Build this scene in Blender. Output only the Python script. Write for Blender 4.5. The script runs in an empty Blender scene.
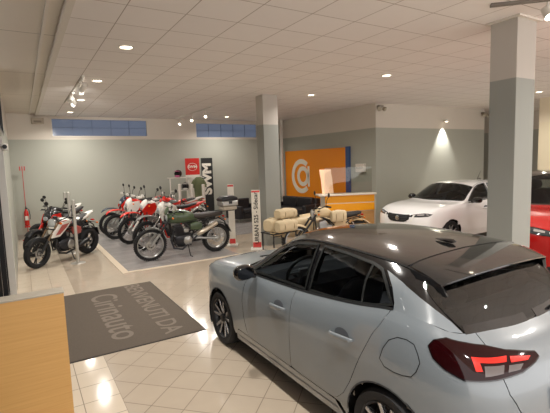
import bpy, math, random
import numpy as np
from mathutils import Vector, Matrix
random.seed(7)
SC = bpy.context.scene
COL = SC.collection
# ------------------------------------------------------------------ camera
cd = bpy.data.cameras.new('camera'); cam = bpy.data.objects.new('camera', cd); COL.objects.link(cam)
cd.sensor_width = 36; cd.lens = 36*418.22/550; cd.clip_start = 0.05; cd.clip_end = 200
_yaw, _p, _r = math.radians(31.085), math.radians(6.0887), math.radians(-1.9086)
def _room(q):
    c, s = math.cos(_yaw), math.sin(_yaw)
    return Vector((q[0]*c+q[1]*s, -q[0]*s+q[1]*c, q[2]))
_U = Vector((0, math.sin(_p), math.cos(_p))); _D = Vector((0, math.cos(_p), -math.sin(_p))); _X = Vector((1, 0, 0))
_right = _room(_X*math.cos(_r)+_U*math.sin(_r)); _up = _room(_U*math.cos(_r)-_X*math.sin(_r)); _back = -_room(_D)
m = Matrix.Identity(4)
for i in range(3):
    m[i][0], m[i][1], m[i][2] = _right[i], _up[i], _back[i]
m[2][3] = 2.01
cam.matrix_world = m
SC.camera = cam
# ------------------------------------------------------------------ world, exposure
def lin(c):
    return tuple(((x/255)/12.92 if x/255 <= .04045 else ((x/255+.055)/1.055)**2.4) for x in c)
w = bpy.data.worlds.new('world'); SC.world = w; w.use_nodes = True
w.node_tree.nodes['Background'].inputs[0].default_value = (*lin((252, 247, 244)), 1)
w.node_tree.nodes['Background'].inputs[1].default_value = 1.85
SC.view_settings.view_transform = 'Standard'; SC.view_settings.look = 'None'
SC.view_settings.gamma = 1; SC.view_settings.use_curve_mapping = False
SC.view_settings.exposure = 0.42
CEIL = 3.58
WARM = (1.0, .95, .88)
def area(name, loc, size, energy, color=WARM, rot=(0, 0, 0), spread=math.pi, shape='DISK'):
    l = bpy.data.lights.new(name, 'AREA'); l.shape = shape; l.size = size; l.energy = energy; l.color = color; l.spread = spread
    o = bpy.data.objects.new(name, l); COL.objects.link(o); o.location = loc; o.rotation_euler = rot; return o
def spot(name, loc, target, energy, angle, blend=.4, color=WARM, r=.03):
    l = bpy.data.lights.new(name, 'SPOT'); l.energy = energy; l.spot_size = math.radians(angle); l.spot_blend = blend; l.color = color; l.shadow_soft_size = r
    o = bpy.data.objects.new(name, l); COL.objects.link(o); o.location = loc
    d = Vector(target)-Vector(loc); o.rotation_euler = d.to_track_quat('-Z', 'Y').to_euler(); return o
DOWNLIGHTS = [(u, v) for u in (1.33, 6.12) for v in (-1.35, 1.07, 3.47, 5.87, 8.30, 10.72, 13.1)] + [(11.6, 5.87), (11.6, 3.47), (11.6, 1.07)]
DOWNLIGHTS = [d for d in DOWNLIGHTS if d != (6.12, 10.72)]
for u, v in DOWNLIGHTS:
    area('downlight_lamp', (u, v, CEIL-.03), .15, 29, spread=math.radians(150))
# ------------------------------------------------------------------ materials
MATS = {}
def mat(name, color=(128, 128, 128), rough=.5, metal=0, coat=0, emit=None, estr=1, spec=.5, alpha=None, trans=0, noise=0, nscale=8, bump=0, bscale=40, ior=1.45):
    if name in MATS: return MATS[name]
    M = bpy.data.materials.new(name); M.use_nodes = True; nt = M.node_tree; b = nt.nodes['Principled BSDF']
    b.inputs['Base Color'].default_value = (*lin(color), 1); b.inputs['Roughness'].default_value = rough; b.inputs['Metallic'].default_value = metal
    b.inputs['Coat Weight'].default_value = coat; b.inputs['Coat Roughness'].default_value = .04; b.inputs['Specular IOR Level'].default_value = spec
    b.inputs['Transmission Weight'].default_value = trans; b.inputs['IOR'].default_value = ior
    if emit: b.inputs['Emission Color'].default_value = (*lin(emit), 1); b.inputs['Emission Strength'].default_value = estr
    tc = nt.nodes.new('ShaderNodeTexCoord')
    n = nt.nodes.new('ShaderNodeTexNoise'); n.inputs['Scale'].default_value = nscale; n.inputs['Detail'].default_value = 4
    nt.links.new(tc.outputs['Object'], n.inputs['Vector'])
    mr = nt.nodes.new('ShaderNodeMapRange'); mr.inputs['To Min'].default_value = 1-noise; mr.inputs['To Max'].default_value = 1+noise*.6
    nt.links.new(n.outputs['Fac'], mr.inputs['Value'])
    hs = nt.nodes.new('ShaderNodeHueSaturation'); hs.inputs['Color'].default_value = (*lin(color), 1)
    nt.links.new(mr.outputs[0], hs.inputs['Value']); nt.links.new(hs.outputs[0], b.inputs['Base Color'])
    if bump:
        n2 = nt.nodes.new('ShaderNodeTexNoise'); n2.inputs['Scale'].default_value = bscale; nt.links.new(tc.outputs['Object'], n2.inputs['Vector'])
        bp = nt.nodes.new('ShaderNodeBump'); bp.inputs['Strength'].default_value = bump; bp.inputs['Distance'].default_value = .01
        nt.links.new(n2.outputs['Fac'], bp.inputs['Height']); nt.links.new(bp.outputs[0], b.inputs['Normal'])
    MATS[name] = M; return M
def glass(name, tint=(200, 210, 215), rough=.02, ior=1.5, fac=None):
    """thin pane: tinted see-through with a fresnel reflection"""
    if name in MATS: return MATS[name]
    M = bpy.data.materials.new(name); M.use_nodes = True; nt = M.node_tree; nt.nodes.clear()
    o = nt.nodes.new('ShaderNodeOutputMaterial'); t = nt.nodes.new('ShaderNodeBsdfTransparent'); g = nt.nodes.new('ShaderNodeBsdfGlossy')
    t.inputs[0].default_value = (*lin(tint), 1); g.inputs['Roughness'].default_value = rough
    fr = nt.nodes.new('ShaderNodeFresnel'); fr.inputs['IOR'].default_value = ior
    mx = nt.nodes.new('ShaderNodeMixShader'); nt.links.new(fr.outputs[0], mx.inputs[0]); nt.links.new(t.outputs[0], mx.inputs[1]); nt.links.new(g.outputs[0], mx.inputs[2])
    nt.links.new(mx.outputs[0], o.inputs[0]); MATS[name] = M; return M
class NT:
    """tiny helper for math node chains"""
    def __init__(s, M): s.nt = M.node_tree; s.L = s.nt.links
    def n(s, t, **k):
        o = s.nt.nodes.new(t)
        for a, b in k.items(): setattr(o, a, b)
        return o
    def m(s, op, a, b=None, c=None):
        o = s.n('ShaderNodeMath', operation=op)
        for i, x in enumerate((a, b, c)):
            if x is None: continue
            if isinstance(x, (int, float)): o.inputs[i].default_value = x
            else: s.L.new(x, o.inputs[i])
        return o.outputs[0]
    def mix(s, f, a, b):
        o = s.n('ShaderNodeMix', data_type='RGBA')
        for i, x in ((0, f), (6, a), (7, b)):
            if isinstance(x, tuple): o.inputs[i].default_value = (*x, 1)
            elif isinstance(x, (int, float)): o.inputs[i].default_value = x
            else: s.L.new(x, o.inputs[i])
        return o.outputs[2]
def tile_mat(name, tile, grout, size, line, origin=(0, 0), angle=0, rough=.2, var=.04, size2=None, spec=.5, mottled=.05, bump=0):
    M = bpy.data.materials.new(name); M.use_nodes = True; h = NT(M); b = M.node_tree.nodes['Principled BSDF']
    g = h.n('ShaderNodeNewGeometry'); sp = h.n('ShaderNodeSeparateXYZ'); h.L.new(g.outputs['Position'], sp.inputs[0])
    x = h.m('SUBTRACT', sp.outputs[0], origin[0]); y = h.m('SUBTRACT', sp.outputs[1], origin[1])
    c, s_ = math.cos(angle), math.sin(angle)
    X = h.m('DIVIDE', h.m('ADD', h.m('MULTIPLY', x, c), h.m('MULTIPLY', y, s_)), size)
    Y = h.m('DIVIDE', h.m('ADD', h.m('MULTIPLY', x, -s_), h.m('MULTIPLY', y, c)), size2 or size)
    def edge(q, sz):
        f = h.m('FRACT', q); d = h.m('MINIMUM', f, h.m('SUBTRACT', 1, f)); return h.m('MULTIPLY', d, sz)
    d = h.m('MINIMUM', edge(X, size), edge(Y, size2 or size))
    mr = h.n('ShaderNodeMapRange'); mr.inputs[1].default_value = line*.35; mr.inputs[2].default_value = line*.65; h.L.new(d, mr.inputs[0])
    cb = h.n('ShaderNodeCombineXYZ'); h.L.new(h.m('FLOOR', X), cb.inputs[0]); h.L.new(h.m('FLOOR', Y), cb.inputs[1])
    wn = h.n('ShaderNodeTexWhiteNoise', noise_dimensions='2D'); h.L.new(cb.outputs[0], wn.inputs[0])
    ns = h.n('ShaderNodeTexNoise'); ns.inputs['Scale'].default_value = 5; ns.inputs['Detail'].default_value = 6; h.L.new(g.outputs['Position'], ns.inputs['Vector'])
    v = h.m('ADD', h.m('MULTIPLY', h.m('SUBTRACT', wn.outputs[0], .5), var*2), h.m('MULTIPLY', h.m('SUBTRACT', ns.outputs['Fac'], .5), mottled*2))
    hs = h.n('ShaderNodeHueSaturation'); hs.inputs['Color'].default_value = (*lin(tile), 1); h.L.new(h.m('ADD', v, 1), hs.inputs['Value'])
    col = h.mix(mr.outputs[0], lin(grout), hs.outputs[0]); h.L.new(col, b.inputs['Base Color'])
    rr = h.m('SUBTRACT', .75, h.m('MULTIPLY', mr.outputs[0], .75-rough)); h.L.new(rr, b.inputs['Roughness'])
    b.inputs['Specular IOR Level'].default_value = spec
    if bump:
        bp = h.n('ShaderNodeBump'); bp.inputs['Strength'].default_value = bump; bp.inputs['Distance'].default_value = .004; h.L.new(mr.outputs[0], bp.inputs['Height']); h.L.new(bp.outputs[0], b.inputs['Normal'])
    return M
def band_mat(name, low, high, zsplit):
    """painted wall: one paint below zsplit, white paint above"""
    M = bpy.data.materials.new(name); M.use_nodes = True; h = NT(M); b = M.node_tree.nodes['Principled BSDF']
    g = h.n('ShaderNodeNewGeometry'); sp = h.n('ShaderNodeSeparateXYZ'); h.L.new(g.outputs['Position'], sp.inputs[0])
    st = h.m('GREATER_THAN', sp.outputs[2], zsplit)
    ns = h.n('ShaderNodeTexNoise'); ns.inputs['Scale'].default_value = 1.3; ns.inputs['Detail'].default_value = 5; h.L.new(g.outputs['Position'], ns.inputs['Vector'])
    col = h.mix(st, lin(low), lin(high)); hs = h.n('ShaderNodeHueSaturation'); h.L.new(col, hs.inputs['Color'])
    h.L.new(h.m('ADD', .97, h.m('MULTIPLY', ns.outputs['Fac'], .06)), hs.inputs['Value']); h.L.new(hs.outputs[0], b.inputs['Base Color'])
    b.inputs['Roughness'].default_value = .6; b.inputs['Specular IOR Level'].default_value = .3
    return M
def wood_mat(name, a, b_, scale=(1, 12, 12), rough=.4):
    M = bpy.data.materials.new(name); M.use_nodes = True; h = NT(M); b = M.node_tree.nodes['Principled BSDF']
    tc = h.n('ShaderNodeTexCoord'); mp = h.n('ShaderNodeMapping'); mp.inputs['Scale'].default_value = scale; h.L.new(tc.outputs['Object'], mp.inputs[0])
    ns = h.n('ShaderNodeTexNoise'); ns.inputs['Scale'].default_value = 4; ns.inputs['Detail'].default_value = 8; ns.inputs['Distortion'].default_value = .6; h.L.new(mp.outputs[0], ns.inputs['Vector'])
    cr = h.n('ShaderNodeValToRGB'); cr.color_ramp.elements[0].position = .3; cr.color_ramp.elements[1].position = .7
    cr.color_ramp.elements[0].color = (*lin(a), 1); cr.color_ramp.elements[1].color = (*lin(b_), 1)
    h.L.new(ns.outputs['Fac'], cr.inputs[0]); h.L.new(cr.outputs[0], b.inputs['Base Color']); b.inputs['Roughness'].default_value = rough
    return M
# ------------------------------------------------------------------ mesh tools
class MB:
    def __init__(s): s.v = []; s.f = []
    def add(s, v, f):
        n = len(s.v); s.v += [tuple(p) for p in v]; s.f += [tuple(i+n for i in q) for q in f]; return s
    def box(s, c, d, rz=0, rot=None):
        x, y, z = d[0]/2, d[1]/2, d[2]/2
        R = rot if rot is not None else Matrix.Rotation(rz, 3, 'Z')
        v = [Vector(c)+R@Vector(q) for q in ((-x, -y, -z), (x, -y, -z), (x, y, -z), (-x, y, -z), (-x, -y, z), (x, -y, z), (x, y, z), (-x, y, z))]
        return s.add(v, [(0, 3, 2, 1), (4, 5, 6, 7), (0, 1, 5, 4), (1, 2, 6, 5), (2, 3, 7, 6), (3, 0, 4, 7)])
    def bb(s, a, b):
        return s.box([(a[i]+b[i])/2 for i in range(3)], [abs(b[i]-a[i]) for i in range(3)])
    def rings(s, R, cap=True, closed=False):
        n = len(R[0]); v = [p for r in R for p in r]; f = []; k = len(R)
        for i in range(k if closed else k-1):
            for j in range(n):
                a = i*n+j; b = i*n+(j+1) % n; c = ((i+1) % k)*n+(j+1) % n; d = ((i+1) % k)*n+j
                f.append((a, b, c, d))
        if cap and not closed: f.append(tuple(range(n))[::-1]); f.append(tuple((k-1)*n+j for j in range(n)))
        return s.add(v, f)
    def tube(s, pts, r, n=8, closed=False, cap=True):
        P = [Vector(p) for p in pts]; R = []
        up = None
        for i, p in enumerate(P):
            if closed: t = (P[(i+1) % len(P)]-P[i-1]).normalized()
            else: t = (P[min(i+1, len(P)-1)]-P[max(i-1, 0)]).normalized()
            if up is None: up = Vector((0, 0, 1)) if abs(t.z) < .9 else Vector((1, 0, 0))
            a = t.cross(up).normalized(); up = a.cross(t).normalized()
            rr = r[i] if isinstance(r, (list, tuple)) else r
            R.append([p+(a*math.cos(2*math.pi*j/n)+up*math.sin(2*math.pi*j/n))*rr for j in range(n)])
        return s.rings(R, cap, closed)
    def cyl(s, a, b, r, r2=None, n=16):
        return s.tube([a, b], [r, r if r2 is None else r2], n)
    def lathe(s, prof, n=32, c=(0, 0, 0), axis='y', a0=0, a1=2*math.pi):
        """prof: (radius, offset along axis)"""
        full = abs(a1-a0-2*math.pi) < 1e-6; R = []
        for k in range(n if full else n+1):
            t = a0+(a1-a0)*k/n; r = []
            for q, h in prof:
                if axis == 'y': r.append((c[0]+q*math.cos(t), c[1]+h, c[2]+q*math.sin(t)))
                elif axis == 'z': r.append((c[0]+q*math.cos(t), c[1]+q*math.sin(t), c[2]+h))
                else: r.append((c[0]+h, c[1]+q*math.cos(t), c[2]+q*math.sin(t)))
            R.append(r)
        m_ = len(prof); v = [p for r in R for p in r]; f = []; k_ = len(R)
        for i in range(k_ if full else k_-1):
            for j in range(m_-1):
                a = i*m_+j; f.append((a, a+1, ((i+1) % k_)*m_+j+1, ((i+1) % k_)*m_+j))
        return s.add(v, f)
    def torus(s, c, R, r, n=32, m_=10, axis='y', sx=1):
        return s.lathe([(R+r*math.cos(2*math.pi*j/m_), sx*r*math.sin(2*math.pi*j/m_)) for j in range(m_+1)], n, c, axis)
    def ell(s, c, d, n=16, m_=10, rot=None):
        R = []
        for i in range(m_+1):
            t = math.pi*i/m_-math.pi/2; rr = max(math.cos(t), .001)
            R.append([Vector((d[0]*rr*math.cos(2*math.pi*j/n), d[1]*rr*math.sin(2*math.pi*j/n), d[2]*math.sin(t))) for j in range(n)])
        if rot is not None: R = [[rot@p for p in r] for r in R]
        return s.rings([[p+Vector(c) for p in r] for r in R], True)
    def loft(s, secs, n=20, e=2.6, axis='x'):
        """sections (x, zc, half_width, half_height): superellipse rings along x"""
        R = []
        for q in secs:
            x, zc, hw, hh = q[:4]; yc = q[4] if len(q) > 4 else 0; r = []
            for j in range(n):
                t = 2*math.pi*j/n; c, d = math.cos(t), math.sin(t)
                y = yc+hw*math.copysign(abs(c)**(2/e), c); z = zc+hh*math.copysign(abs(d)**(2/e), d)
                r.append((x, y, z) if axis == 'x' else (y, x, z) if axis == 'y' else (y, z, x))
            R.append(r)
        return s.rings(R)
    def prism(s, poly, a, b, axis='y'):
        """2D outline extruded along an axis from a to b"""
        def P(p, h): return {'y': (p[0], h, p[1]), 'x': (h, p[0], p[1]), 'z': (p[0], p[1], h)}[axis]
        n = len(poly); v = [P(p, a) for p in poly]+[P(p, b) for p in poly]
        f = [tuple(range(n)), tuple(range(2*n-1, n-1, -1))]+[(i, i+n, (i+1) % n+n, (i+1) % n) for i in range(n)]
        return s.add(v, f)
    def build(s, name, material, parent=None, bevel=0, seg=2, smooth=35, loc=None, rz=None, flip=False):
        me = bpy.data.meshes.new(name); me.from_pydata(s.v, [], s.f); me.update()
        me.materials.append(material)
        import bmesh as bm_
        bm = bm_.new(); bm.from_mesh(me); bm_.ops.remove_doubles(bm, verts=bm.verts, dist=1e-5)
        bm_.ops.recalc_face_normals(bm, faces=bm.faces); bm.to_mesh(me); bm.free()
        o = bpy.data.objects.new(name, me); COL.objects.link(o)
        if smooth:
            for p in me.polygons: p.use_smooth = True
            me.set_sharp_from_angle(angle=math.radians(smooth))
        if bevel:
            b = o.modifiers.new('bevel', 'BEVEL'); b.width = bevel; b.segments = seg; b.limit_method = 'ANGLE'; b.angle_limit = math.radians(40)
            b.harden_normals = False
        if parent is not None: o.parent = parent
        if loc is not None: o.location = loc
        if rz is not None: o.rotation_euler = (0, 0, rz)
        return o
def thing(name, label, cat, loc=(0, 0, 0), rz=0, group=None):
    o = bpy.data.objects.new(name, None); COL.objects.link(o); o.empty_display_size = .1
    o.location = loc; o.rotation_euler = (0, 0, rz); o['label'] = label; o['category'] = cat
    if group: o['group'] = group
    return o
def tag(o, label, cat, group=None, kind=None):
    if label: o['label'] = label
    if cat: o['category'] = cat
    if group: o['group'] = group
    if kind: o['kind'] = kind
    return o
def struct(o, label=None):
    o['kind'] = 'structure'
    if label: o['label'] = label
    return o
def copy_tree(o, parent=None):
    c = o.copy(); COL.objects.link(c)
    if parent is not None: c.parent = parent
    for ch in [x for x in o.children]: copy_tree(ch, c)
    return c
def text_mesh(name, body, size, material, parent, matrix, extrude=.001, xs=1, bold=0, align='CENTER'):
    cu = bpy.data.curves.new(name, 'FONT'); cu.body = body; cu.size = size; cu.extrude = extrude; cu.align_x = align; cu.align_y = 'CENTER'; cu.offset = bold
    t = bpy.data.objects.new(name, cu); COL.objects.link(t)
    me = bpy.data.meshes.new_from_object(t); bpy.data.objects.remove(t)
    me.materials.clear(); me.materials.append(material)
    me.transform(matrix @ Matrix.Diagonal((xs, 1, 1, 1)))
    o = bpy.data.objects.new(name, me); COL.objects.link(o)
    if parent is not None: o.parent = parent
    return o
# ------------------------------------------------------------------ room shell
ZB = 2.89
M_wall = band_mat('wall_paint_grey_green', (175, 176, 165), (214, 206, 194), ZB)
M_pillar = band_mat('pillar_paint', (152, 154, 148), (192, 186, 178), ZB)
M_floor = tile_mat('beige_floor_tiles', (184, 170, 152), (126, 112, 96), .2997, .008, (1.219, 4.265), math.radians(-45.9), rough=.12, var=.025, mottled=.06)
M_strip = tile_mat('pale_floor_tiles', (214, 200, 180), (136, 122, 106), .2997, .008, (.6, 4.076), 0, rough=.10, var=.02, mottled=.04)
M_grey = tile_mat('grey_plank_tiles', (152, 148, 146), (118, 112, 108), .9, .006, (1.62, 8.25), 0, rough=.25, var=.07, size2=.15, mottled=.12)
M_ceil = tile_mat('ceiling_tiles', (240, 234, 230), (176, 164, 154), .6, .010, (.4263, 4.372), 0, rough=.75, var=.012, mottled=.02, spec=.2)
M_ceilL = tile_mat('ceiling_panels', (228, 220, 208), (150, 140, 128), 3.0, .012, (.35, 5.9), 0, rough=.7, var=.0, size2=2.4, mottled=.02, spec=.2)
M_white = mat('white_paint', (225, 218, 208), .5)
def slab(name, a, b, m, label=None, bevel=0):
    return struct(MB().bb(a, b).build(name, m, bevel=bevel, smooth=0), label)
slab('floor', (.6, -4, -.1), (16.5, 14.4, 0), M_floor)
slab('floor', (-3, -4, -.1), (.6, 14.4, 0), M_strip)
o = MB(); o.v = [(1.62, 8.25, .004), (4.0, 8.25, .004), (4.0, 10.5, .004), (8.7, 10.5, .004), (8.7, 14.2, .004), (1.62, 14.2, .004)]
o2 = MB().prism([(1.62, 8.25), (4.0, 8.25), (4.0, 10.5), (8.7, 10.5), (8.7, 14.19), (1.62, 14.19)], 0, .004, 'z')
struct(o2.build('floor', M_grey, smooth=0))
M_edge = mat('pale_stone_edging', (218, 202, 180), .3, noise=.04)
struct(MB().bb((1.5, 8.14, 0), (4.1, 8.25, .006)).bb((1.5, 8.25, 0), (1.62, 14.19, .006)).build('trim_1', M_edge, smooth=0), 'pale edging strip around the grey display floor')
slab('ceiling', (.565, -4, CEIL), (16.5, 14.4, CEIL+.1), M_ceil)
slab('ceiling', (-.4, -4, CEIL+.05), (.565, 14.4, CEIL+.15), M_ceilL)
slab('trim_2', (.50, -4, CEIL-.012), (.575, 14.2, CEIL+.05), M_white)
slab('trim_3', (.345, -4, CEIL+.02), (.375, 14.2, CEIL+.05), M_white)
# back wall with two high strip windows
W1, W2 = (.92, 3.70, 3.0, 3.5), (5.42, 7.85, 2.965, 3.45)
bw = MB(); V0, V1 = 14.2, 14.4
bw.bb((-.4, V0, 0), (8.9, V1, 2.965)).bb((-.4, V0, 3.5), (8.9, V1, CEIL+.1))
bw.bb((-.4, V0, 2.965), (W1[0], V1, 3.5)).bb((W1[0], V0, 2.965), (W1[1], V1, 3.0)).bb((W1[1], V0, 2.965), (W2[0], V1, 3.5)).bb((W2[1], V0, 2.965), (8.9, V1, 3.5)).bb((W2[0], V0, 3.45), (W2[1], V1, 3.5))
struct(bw.build('wall_back', M_wall, smooth=0))
M_dusk = mat('dusk_sky_pane', (84, 94, 112), .12, emit=(112, 124, 148), estr=.34)
M_frame = mat('window_frame_white', (214, 206, 194), .4)
for k, (a, b, c, d) in enumerate((W1, W2), 1):
    wn = thing('window_%d' % k, 'high strip window in the back wall at dusk, %s' % ('above the left motorbikes' if k == 1 else 'nearer the pillar'), 'window', (a, V0, c)); wn['kind'] = 'structure'
    del wn['category']
    q = MB().bb((0, .06, 0), (b-a, .07, d-c)); q.build('pane', M_dusk, wn, smooth=0)
    q = MB()
    q.bb((-.04, -.015, -.04), (b-a+.04, .05, 0)); q.bb((-.04, -.015, 0), (0, .05, d-c)); q.bb((b-a, -.015, 0), (b-a+.04, .05, d-c))
    q.build('window_frame', M_frame, wn, smooth=0)
    q = MB(); n = 5
    for i in range(1, n): q.bb(((b-a)*i/n-.008, .045, 0), ((b-a)*i/n+.008, .06, d-c))
    q.bb((0, .045, (d-c)*.5-.006), (b-a, .06, (d-c)*.5+.006))
    q.build('glazing_bar', mat('blue_grey_bar', (88, 104, 132), .4), wn, smooth=0)
# the wall with the orange panel, the wall behind the white car, walls further right
slab('wall_right', (8.78, 9.05, 0), (8.98, 14.3, CEIL+.05), M_wall)
slab('wall_far_right', (8.78, 8.85, 0), (13.98, 9.05, CEIL+.05), M_wall)
M_wr = band_mat('wall_paint_warm', (176, 160, 128), (196, 182, 160), ZB)
slab('wall_recess', (13.98, 11.5, 0), (16.4, 11.6, CEIL+.05), M_wr)
slab('wall_recess_side', (13.88, 9.05, 0), (13.98, 11.6, CEIL+.05), M_wr)
slab('wall_side', (16.4, -4, 0), (16.5, 14.4, CEIL+.1), M_wall)
# left wall: solid part, high dark glazing and the shopfront near the camera
lw = MB().bb((-.42, 8.05, 0), (-.22, 14.2, 2.7)).bb((-.42, 10.2, 2.7), (-.22, 14.2, CEIL+.1)).bb((-.42, 8.05, 3.45), (-.22, 10.2, CEIL+.1))
struct(lw.build('wall_left', M_wall, smooth=0))
struct(MB().bb((-.215, 14.185, 0), (8.7, 14.2, .14)).build('baseboard_back', mat('grey_skirting', (160, 154, 144), .4), smooth=0))
struct(MB().bb((-.22, 8.2, 0), (-.205, 14.18, .1)).build('baseboard_left', MATS['grey_skirting'], smooth=0))
struct(MB().bb((8.765, 8.86, 0), (8.78, 14.18, .1)).build('baseboard_right', MATS['grey_skirting'], smooth=0))
M_blk = mat('black_frame', (30, 31, 34), .35); M_night = mat('night_glass', (14, 18, 24), .05, spec=.7)
wn = thing('window_3', 'dark shopfront glazing with black frames at the left edge', 'window', (-.33, 8, 0)); wn['kind'] = 'structure'; del wn['category']
MB().bb((-.04, -9, .1), (-.03, 0, 3.5)).build('pane', M_night, wn, smooth=0)
q = MB()
for v in (-.12, -.6, -2.0, -3.6, -5.2): q.bb((-.05, v-.05, 0), (.03, v+.05, CEIL))
for z_ in (.05, 2.35, 3.45): q.bb((-.05, -9, z_-.05), (.03, -.1, z_+.05))
q.build('window_frame', M_blk, wn, smooth=0)
MB().bb((-.05, -.10, 0), (.125, .05, 2.55)).build('window_post', mat('white_aluminium', (214, 212, 206), .35), wn, smooth=0)
wn = thing('window_4', 'high dark pane above the solid part of the left wall', 'window', (-.25, 8.05, 2.7)); wn['kind'] = 'structure'; del wn['category']
MB().bb((-.02, 0, 0), (-.01, 2.15, .75)).build('pane', M_night, wn, smooth=0)
MB().bb((-.03, 0, 0), (.03, 2.15, .05)).bb((-.03, 2.1, .05), (.03, 2.15, .7)).bb((-.03, 0, .7), (.03, 2.15, .75)).build('window_frame', M_blk, wn, smooth=0)
# pillars
slab('pillar_1', (4.985, 2.775, 0), (5.385, 3.10, CEIL), M_pillar, 'square painted pillar standing behind the grey car', .006)
slab('pillar_2', (4.955, 8.62, 0), (5.36, 8.95, CEIL), M_pillar, 'square painted pillar beside the sidecar sign')
slab('pillar_3', (13.0, 6.2, 0), (13.35, 6.55, CEIL), band_mat('pillar_lit_warm', (226, 214, 186), (226, 214, 190), ZB), 'far round-lit pillar behind the red car')  # warm light on this pillar is put into its paint colour
slab('trim_4', (4.94, 2.73, CEIL-.02), (5.43, 3.15, CEIL), M_white)
struct(MB().cyl((8.55, 13.55, 0), (8.55, 13.55, CEIL), .06).build('trim_5', M_white), 'thin white pipe boxing beside the orange panel')
# ------------------------------------------------------------------ ceiling fixtures
M_lamp = mat('lamp_face', (255, 244, 226), .3, emit=(255, 238, 210), estr=9)
M_ring = mat('white_metal', (232, 228, 220), .35)
for i, (u, v) in enumerate(DOWNLIGHTS):
    if (u, v) not in ((1.33, 5.87), (1.33, 8.30), (1.33, 10.72), (1.33, 13.1), (6.12, 5.87), (6.12, 8.30), (6.12, 13.1), (11.6, 5.87)): continue
    row_ = 'in the row nearest the shopfront' if u < 3 else ('in the row between the two pillars' if u < 9 else 'in the row over the red car')
    seen = {(1.33, 5.87): 'largest of the four left of the photo', (1.33, 8.30): 'second largest of the four at the left', (1.33, 10.72): 'third largest of the four at the left', (1.33, 13.1): 'smallest of the left four, by the back wall',
            (6.12, 5.87): 'nearest one left of the near pillar', (6.12, 8.30): 'just right of the far pillar', (6.12, 13.1): 'small one by the right back window', (11.6, 5.87): 'seen right of the near pillar'}
    lab = 'round recessed ceiling downlight, ' + seen[(u, v)]
    t = thing('ceiling_downlight', lab, 'ceiling light', (u, v, CEIL), group='round recessed downlights in the ceiling')
    MB().lathe([(.075, 0), (.105, 0), (.105, -.008), (.085, -.012), (.075, -.004), (.075, 0)], 24, axis='z').build('rim', M_ring, t)
    MB().lathe([(.0005, -.003), (.078, -.003)], 24, axis='z').build('lamp_face', M_lamp, t, smooth=0)
def track(loc, length, name_l, heads, grp, tgt, vertical=False):
    t = thing('lighting_track', name_l, 'lighting track', loc)
    MB().bb((-.018, 0, -.035), (.018, length, 0)).build('rail', M_ring, t, bevel=.003)
    MB().bb((-.03, length*.5-.05, -.06), (.03, length*.5+.05, -.035)).build('power_feed', M_ring, t, bevel=.003)
    for k, (dv, lab, on, tg) in enumerate(heads):
        p = Vector((loc[0], loc[1]+dv, loc[2]-.035)); h = thing('track_spotlight', lab, 'spotlight', p, group=grp)
        MB().bb((-.02, -.05, -.03), (.02, .05, 0)).build('adapter', M_ring, h, bevel=.003)
        MB().cyl((0, 0, -.03), (0, 0, -.12), .01).build('stem', M_ring, h)
        d = (Vector(tg)-(p+Vector((0, 0, -.15)))).normalized(); c = Vector((0, 0, -.15))
        MB().tube([c-d*.09, c-d*.085, c+d*.08, c+d*.09], [.03, .042, .045, .045], 18).build('lamp_head', M_ring, h)
        MB().tube([c+d*.0901, c+d*.092], [.036, .036], 18).build('lamp_face', M_lamp if on else mat('lamp_off', (200, 196, 186), .3, emit=(255, 235, 205), estr=1.5), h)
        if on is not None:
            q = p+c+d*.12; spot('track_lamp', q, tg, 40 if on else 45, 85, .8)
track((1.05, 7.9, CEIL), 3.3, 'white ceiling track above the left motorbikes', [
    (.12, 'white track spotlight nearest the camera on the left track', False, (-.1, 12, 1.2)), (.45, 'white track spotlight second on the left track', False, (1.6, 14.2, 1.6)),
    (1.7, 'white track spotlight third on the left track', False, (2.6, 14.2, 1.4)), (2.1, 'white track spotlight farthest on the left track', False, (3.4, 14, 1.3))], 'spotlights on the left track', None)
track((4.62, 10.9, CEIL), 3.0, 'white ceiling track above the row of off-road motorbikes', [
    (.4, 'glowing spotlight rightmost of the three above the off-road motorbikes', True, (3.0, 8.2, .5)), (1.48, 'glowing spotlight middle of the three above the off-road motorbikes', True, (2.6, 9.6, .5)),
    (2.6, 'glowing spotlight leftmost of the three above the off-road motorbikes', True, (2.4, 10.6, .5))], 'glowing spotlights on the middle track', None)
t = thing('lighting_track', 'dark ceiling track at the top of the near pillar', 'lighting track', (4.36, 2.72, CEIL), math.radians(-45))
MB().bb((0, -.03, -.03), (.9, .03, 0)).build('rail', mat('track_grey', (120, 112, 104), .4), t, bevel=.003)
h = thing('ceiling_spotlight', 'bright white spotlight in the top right corner beside the near pillar', 'spotlight', (4.86, 2.40, CEIL))
MB().cyl((0, 0, 0), (0, 0, -.06), .012).build('stem', M_ring, h)
dd = Vector((-.35, -.5, -.8)).normalized(); cc = Vector((0, 0, -.12))
MB().tube([cc-dd*.08, cc-dd*.075, cc+dd*.06], [.03, .042, .046], 18).build('lamp_head', M_ring, h)
MB().tube([cc+dd*.0601, cc+dd*.062], [.04, .04], 18).build('lamp_face', M_lamp, h)
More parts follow.
